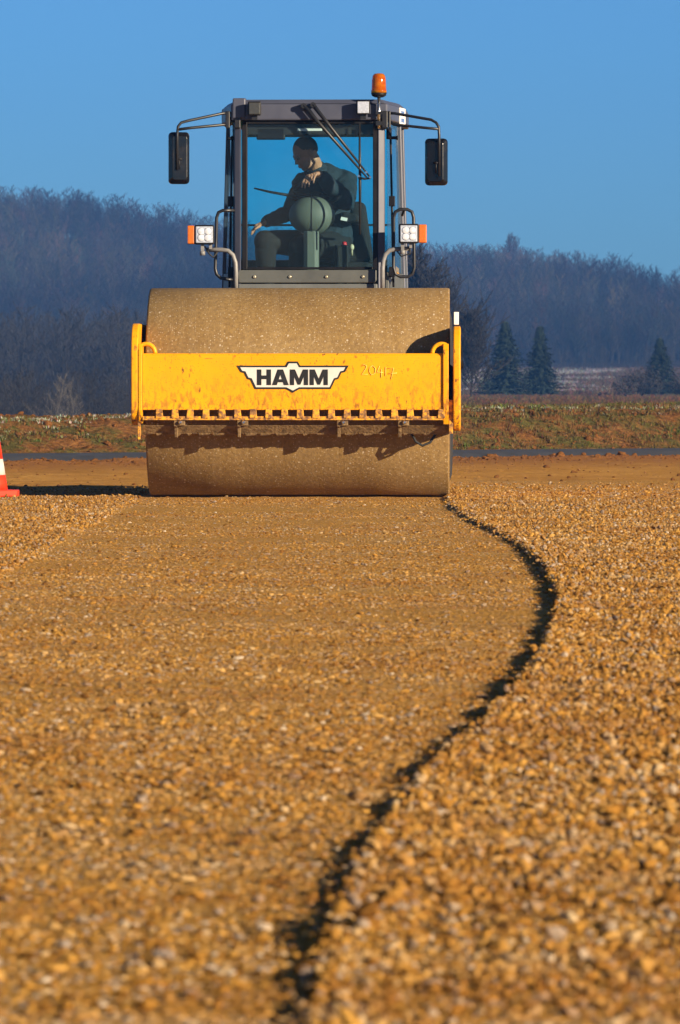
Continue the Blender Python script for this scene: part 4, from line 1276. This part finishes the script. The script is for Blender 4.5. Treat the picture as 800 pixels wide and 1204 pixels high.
# steering column, wheel, seat, side console (inside the cab)
b = MB(TC); c = K(367, 253.5, .30)
b.ell(c, (.172,.14,.142), n=32, m=20)
con = b.build('steering_console', M['console'], roller)
b = MB(TC); b.tube([(c[0]+.004,.30-.143*math.cos(t)*.995,c[2]+.1435*math.sin(t)) for t in [R(a) for a in range(-80,81,8)]], .003, 6); b.build('seam', M['interior'], con)
b = MB(TC); x0, x1 = K(357.5,0,.3)[0], K(375.5,0,.3)[0]; zq = K(0,272,.3)[2]
b.prism([(x0,.24),(x0+.03,.22),(x1-.03,.22),(x1,.24),(x1,.36),(x0,.36)], 'z', zc0+.1, zq); b.build('column', M['console'], con, .006)
b = MB(TC); ctr = Vector(K(372, 227, .44)); tl = R(28)
b.tube([ctr + Vector((.185*math.cos(t), .185*math.sin(t)*math.cos(tl), .185*math.sin(t)*math.sin(tl))) for t in [R(a) for a in range(0,360,12)]], .016, 10, closed=True)
b.tube([ctr+Vector((-.18,0,0)), ctr+Vector((0,0,-.03)), ctr+Vector((.18,0,0))], .014, 8)
b.lathe([(.05,-.05),(.06,0),(.03,.02)], ctr+Vector((0,0,-.02)), (0,-math.sin(tl),math.cos(tl)), 16)
b.tube([ctr+Vector((0,0,-.04)), Vector(c)+Vector((0,.05,.05))], .03, 10)
b.build('steering_wheel', M['black_plastic'], con)
b = MB(TC); b.tube([K(299,221.5,.36), K(318,226,.36), K(346,231,.36)], [.006,.009,.012], 8); b.build('control_stalk', M['black_plastic'], con)
b = MB(TC)
a0 = K(402,0,1.0)[0]; a1 = K(440,0,1.0)[0]
b.hexa([(a0-.28,.92,1.70),(a1,.92,1.70),(a1,1.06,1.70),(a0-.28,1.06,1.70)], [(a0-.2,1.06,2.17),(a1-.07,1.06,2.17),(a1-.07,1.16,2.17),(a0-.2,1.16,2.17)])
seat = b.build('driver_seat', M['seat_fabric'], roller, .06, 5)
b = MB(TC); b.hexa([(a0-.26,.5,1.55),(a1-.02,.5,1.55),(a1-.02,1.02,1.55),(a0-.26,1.02,1.55)], [(a0-.28,.48,1.70),(a1,.48,1.70),(a1,1.04,1.70),(a0-.28,1.04,1.70)]); b.build('seat_cushion', M['seat_fabric'], seat, .04, 4)
b = MB(TC); b.box(a0-.2, a1-.08, .55, 1.0, zc0+.1, 1.56); b.build('seat_base', M['interior'], seat, .02)
b = MB(TC); x0, _, z1 = K(393,288,.42); x1, _, z0 = K(409,312,.42)
b.box(x0, x1, .42, .80, zc0+.15, z1)
sc2 = b.build('side_console', M['interior'], roller, .015)
b = MB(TC); x, _, z = K(405,288,.46); b.lathe([(.012,-.02),(.02,0),(.018,.018),(.004,.024)], (x,.46,z), n=12); b.build('red_knob', M['button_red'], sc2)
b = MB(TC); x, _, z = K(414,291,.55); b.tube([(x,.55,z-.06),(x,.53,z)], .008, 8); b.ell((x,.53,z), (.018,.018,.024), n=12, m=8); b.build('lever', M['knob_beige'], sc2)
b = MB(TC); x0, _, z1 = K(401,247,.6); x1, _, z0 = K(424,262,.6)
b.hexa([(x0,.58,z0),(x1,.58,z0),(x1,.95,z0),(x0,.95,z0)], [(x0+.01,.58,z1-.01),(x1-.02,.58,z1-.035),(x1-.02,.95,z1-.035),(x0+.01,.95,z1-.01)])
arm = b.build('armrest', M['seat_fabric'], seat, .02, 3)
b = MB(TC); x, _, z = K(405,257,.575); b.hexa([(x-.028,.574,z-.012),(x+.02,.574,z-.022),(x+.02,.578,z-.022),(x-.028,.578,z-.012)], [(x-.022,.574,z+.012),(x+.026,.574,z+.002),(x+.026,.578,z+.002),(x-.022,.578,z+.012)]); b.build('armrest_label', M['white_plastic'], seat)

# chassis, hood and wheels behind the cab
b = MB(TC); b.box(-.42, .42, -.35, 3.0, .62, .99); b.build('chassis', M['yellow'], roller, .02)
b = MB(TC)
b.prism([(1.55,.995),(1.55,1.62),(1.9,1.70),(2.7,1.58),(3.1,1.35),(3.15,.995)], 'x', -.62, .62)
b.build('engine_hood', M['yellow'], roller, .06, 4)
for s in (-1, 1):
    b = MB(TC); xo = s*.78
    b.lathe([(.36,-.20),(.60,-.24),(.70,-.21),(.735,-.15),(.74,0),(.735,.15),(.70,.21),(.60,.24),(.36,.20)], (xo,1.35,.70), (1,0,0), 48)
    for k in range(22):
        for hs_ in (-1, 1):
            a = 2*math.pi*(k + (.5 if hs_ > 0 else 0))/22
            def tp(r, da, dx): return (xo+dx, 1.35+r*math.cos(a+da), .70+r*math.sin(a+da))
            b.hexa([tp(.70,-.05,hs_*.01),tp(.70,.05,hs_*.01),tp(.69,.22,hs_*.215),tp(.69,.12,hs_*.215)], [tp(.765,-.04,hs_*.01),tp(.765,.04,hs_*.01),tp(.745,.21,hs_*.215),tp(.745,.13,hs_*.215)])
    wh = b.build('rear_wheel', M['rubber'], roller)
    b = MB(TC); b.lathe([(.06,-.1),(.36,-.16),(.37,0),(.36,.16),(.06,.1)], (xo,1.35,.70), (1,0,0), 32); b.build('rim', M['rim_yellow'], wh)
b = MB(TC); b.box(-.56, .56, 1.25, 1.45, .60, .80); b.build('rear_axle', M['black_paint'], roller)

# ------------------------------------------------------------------ the driver
def W(p): q_ = TC(p); return (q_[0]+RX, q_[1]+RY, q_[2])
pel = K(392, 286, .82); PB = W(pel)
person = empty('person', PB)
tag(person, 'driver in dark jacket seated in the cab, one hand over the steering wheel', 'person')
def TP(p): q_ = W(p); return (q_[0]-PB[0], q_[1]-PB[1], q_[2]-PB[2])
def remesh(o, vs, sm=6):
    m_ = o.modifiers.new('remesh', 'REMESH'); m_.mode = 'VOXEL'; m_.voxel_size = vs; m_.use_smooth_shade = True
    if sm:
        s_ = o.modifiers.new('smooth', 'SMOOTH'); s_.iterations = sm; s_.factor = .5
    return o
J = dict(pel=pel, waist=K(388,262,.82), chest=K(384,232,.76), uch=K(381,213,.72), neck=K(373,201,.66), head=K(359,180,.56),
         shl=K(405,215,.76), ell=K(406,236,.50), wrl=K(375,205,.34),
         shr=K(358,217,.74), elr=K(340,250,.64), wrr=K(311,262,.46),
         hpl=K(398,288,.78), knl=K(352,290,.36), anl=K(350,345,.42), hpr=K(380,288,.78), knr=K(312,284,.38), anr=K(314,340,.44))
def limb(b, pts, rs, n=14):
    P_ = [Vector(p) for p in pts]; fine, rf = [], []
    for i in range(len(P_)-1):
        for k in range(6):
            t = k/6; fine.append(P_[i].lerp(P_[i+1], t)); rf.append(rs[i]+(rs[i+1]-rs[i])*t)
    fine.append(P_[-1]); rf.append(rs[-1])
    b.tube(fine, rf, n)
    for p, r in zip(P_, rs): b.ell(p, (r,r,r), n=14, m=8)
def hand(b, wr, kn, tipd, across, thumb_dir, curl=.5, L=.085):
    """palm from wrist to the knuckles and five bent fingers"""
    wr, kn = Vector(wr), Vector(kn); across = Vector(across).normalized(); tipd = Vector(tipd).normalized()
    for k in range(5):
        t = k/4 - .5
        b.tube([wr + across*.036*t, kn + across*.074*t], [.019,.0145], 10)
    pd = (kn-wr).normalized()
    for k, ln in enumerate((.88, 1.0, .95, .76)):
        p0 = kn + across*(k/3-.5)*.072 - pd*.012
        d1 = (pd*(1-curl*.6) + tipd*curl*.6 + across*(k/3-.5)*.28).normalized(); d2 = (pd*.35+tipd+across*(k/3-.5)*.15).normalized(); d3 = (tipd*1.2 - pd*.05).normalized()
        p1 = p0 + d1*L*.46*ln; p2 = p1 + d2*L*.34*ln; p3 = p2 + d3*L*.26*ln
        b.tube([p0,p1,p2,p3], [.0098,.0092,.0082,.0062], 10)
        for p, r in ((p1,.0094),(p2,.0084),(p3,.0063)): b.ell(p, (r,r,r), n=10, m=6)
    th = Vector(thumb_dir).normalized(); p0 = wr.lerp(kn, .35) - across*.034
    p1 = p0 + (th*.7+pd*.5).normalized()*.036; p2 = p1 + (th*.3+pd).normalized()*.03; p3 = p2 + (pd+tipd*.4).normalized()*.022
    b.tube([p0,p1,p2,p3], [.014,.012,.0105,.0075], 10); b.ell(p3, (.0075,)*3, n=10, m=6)

b = MB(TP)
limb(b, [J['pel'],J['waist'],J['chest'],J['uch'],J['neck']], [.12,.115,.125,.11,.056])
hc = Vector(J['head'])
fd = Vector((-.80,-.42,-.50)).normalized()                       # where he looks
upv = (Vector((-.10,-.05,1)) - fd*Vector((-.10,-.05,1)).dot(fd)).normalized(); sdv = fd.cross(upv)
HM = Matrix((fd, sdv, upv)).transposed()
def hp(a, s, u_): return hc + fd*a + sdv*s + upv*u_
limb(b, [J['neck'], hp(-.03,0,-.07)], [.058,.056])
b.ell(hp(-.012,0,.022), (.098,.077,.094), HM, 24, 16)             # skull
b.ell(hp(.030,0,-.045), (.062,.060,.072), HM, 20, 12)             # face
b.ell(hp(.055,0,-.098), (.028,.030,.024), HM, 14, 8)              # chin
b.ell(hp(.020,0,-.082), (.055,.052,.034), HM, 16, 10)             # jaw
b.ell(hp(.078,0,.012), (.018,.052,.014), HM, 14, 8)               # brow
b.tube([hp(.080,0,.004), hp(.094,0,-.022), hp(.102,0,-.034), hp(.084,0,-.044)], [.008,.012,.015,.009], 10)   # nose
b.ell(hp(.088,0,-.066), (.012,.022,.006), HM, 10, 6); b.ell(hp(.086,0,-.078), (.012,.020,.007), HM, 10, 6)   # lips
for s in (-1, 1):
    b.ell(hp(.05,s*.045,-.030), (.024,.018,.018), HM, 12, 8)      # cheek
    b.ell(hp(-.012,s*.079,-.012), (.022,.010,.034), HM, 12, 8)    # ear
limb(b, [J['shl'],J['ell'],J['wrl']], [.055,.045,.029]); limb(b, [J['shr'],J['elr'],J['wrr']], [.055,.045,.029])
limb(b, [J['hpl'],J['knl'],J['anl']], [.085,.06,.045]); limb(b, [J['hpr'],J['knr'],J['anr']], [.085,.06,.045])
hand(b, J['wrl'], K(365.5,206.5,.29), (-.10,-.22,-1), (-1,.25,.25) and (.95,-.1,.30), (.5,-.3,-.6), .9, .105)
hand(b, J['wrr'], K(301.5,266,.42), (-.35,-.1,-1), (.15,.95,.1), (.3,-.8,-.3), .8, .08)
body = remesh(b.build('body', M['skin'], person), .0045, 3)
# eyes
for s in (-1, 1):
    b = MB(TP); b.ell(hp(.080,s*.030,-.006), (.011,.012,.011), HM, 12, 8); b.build('eye', M['eye_white'], person)
    b = MB(TP); b.ell(hp(.0885,s*.031,-.007), (.0045,.0055,.0055), HM, 10, 6); b.build('iris', M['hair'], person)
# close cropped hair
b = MB(TP)
b.ell(hp(-.017,0,.0255), (.0975,.0785,.0945), HM, 40, 28, keep=lambda p: (p-hc).dot(upv) > .022 + .55*((p-hc).dot(fd)-.02) and ((p-hc).dot(upv) > -.06))
hr = b.build('hair', M['hair'], person); sm_ = hr.modifiers.new('thickness', 'SOLIDIFY'); sm_.thickness = .004; sm_.offset = -1
# clothes
b = MB(TP)
limb(b, [K(391,287,.82),J['waist'],J['chest'],J['uch']], [.165,.16,.172,.14])
for s, k in ((1,'shl'),(-1,'shr')): limb(b, [J['uch'],J[k]], [.125,.095])
we = Vector(J['wrl']).lerp(Vector(J['ell']), .14); limb(b, [J['shl'],J['ell'],we], [.098,.08,.052])
b.lathe([(.047,-.012),(.049,.012)], we, Vector(J['ell'])-Vector(J['wrl']), 16)
we = Vector(J['wrr']).lerp(Vector(J['elr']), .12); limb(b, [J['shr'],J['elr'],we], [.08,.064,.045])
limb(b, [J['uch'], Vector(J['neck'])+Vector((.005,.01,-.01))], [.125,.088])
jk = remesh(b.build('jacket', M['jacket'], person), .009, 5)
tx = bpy.data.textures.new('fold', 'CLOUDS'); tx.noise_scale = .07
dm = jk.modifiers.new('folds', 'DISPLACE'); dm.texture = tx; dm.strength = .03; dm.mid_level = .5
b = MB(TP)                                           # collar
nk = Vector(J['neck'])
b.tube([nk + Vector((-.004+.074*math.cos(t), .070*math.sin(t), .004+.022*math.sin(t)+.014*math.cos(t))) for t in [R(a) for a in range(0,360,15)]], .021, 8, closed=True)
b.build('collar', M['jacket'], person)
b = MB(TP); p = Vector(K(402,229,.60)); b.ell(p, (.022,.02,.028), n=12, m=8); b.build('sleeve_patch', M['patch_red'], person)
b = MB(TP)
limb(b, [K(391,292,.84), J['hpl'], J['knl'], J['anl']], [.15,.115,.082,.062]); limb(b, [K(389,292,.84), J['hpr'], J['knr'], J['anr']], [.15,.115,.086,.062])
remesh(b.build('trousers', M['trousers'], person), .01, 5)
for k in ('anl', 'anr'):
    b = MB(TP); p = Vector(J[k]); b.ell(p+Vector((-.02,-.05,-.05)), (.055,.13,.05), n=16, m=10); b.tube([p+Vector((0,0,.06)), p+Vector((0,0,-.06))], .06, 12)
    remesh(b.build('boot', M['boot'], person), .012, 3)

# ------------------------------------------------------------------ render settings
vs = scene.view_settings
vs.view_transform = 'Standard'; vs.look = 'None'; vs.exposure = 1.07; vs.gamma = 1.0; vs.use_curve_mapping = False
scene.render.engine = 'CYCLES'
cy = scene.cycles
cy.use_denoising = True; cy.use_adaptive_sampling = True; cy.adaptive_threshold = .02
cy.max_bounces = 7; cy.diffuse_bounces = 3; cy.glossy_bounces = 3; cy.transmission_bounces = 6; cy.transparent_max_bounces = 16; cy.volume_bounces = 0
cy.caustics_reflective = False; cy.caustics_refractive = False
cy.sample_clamp_indirect = 6
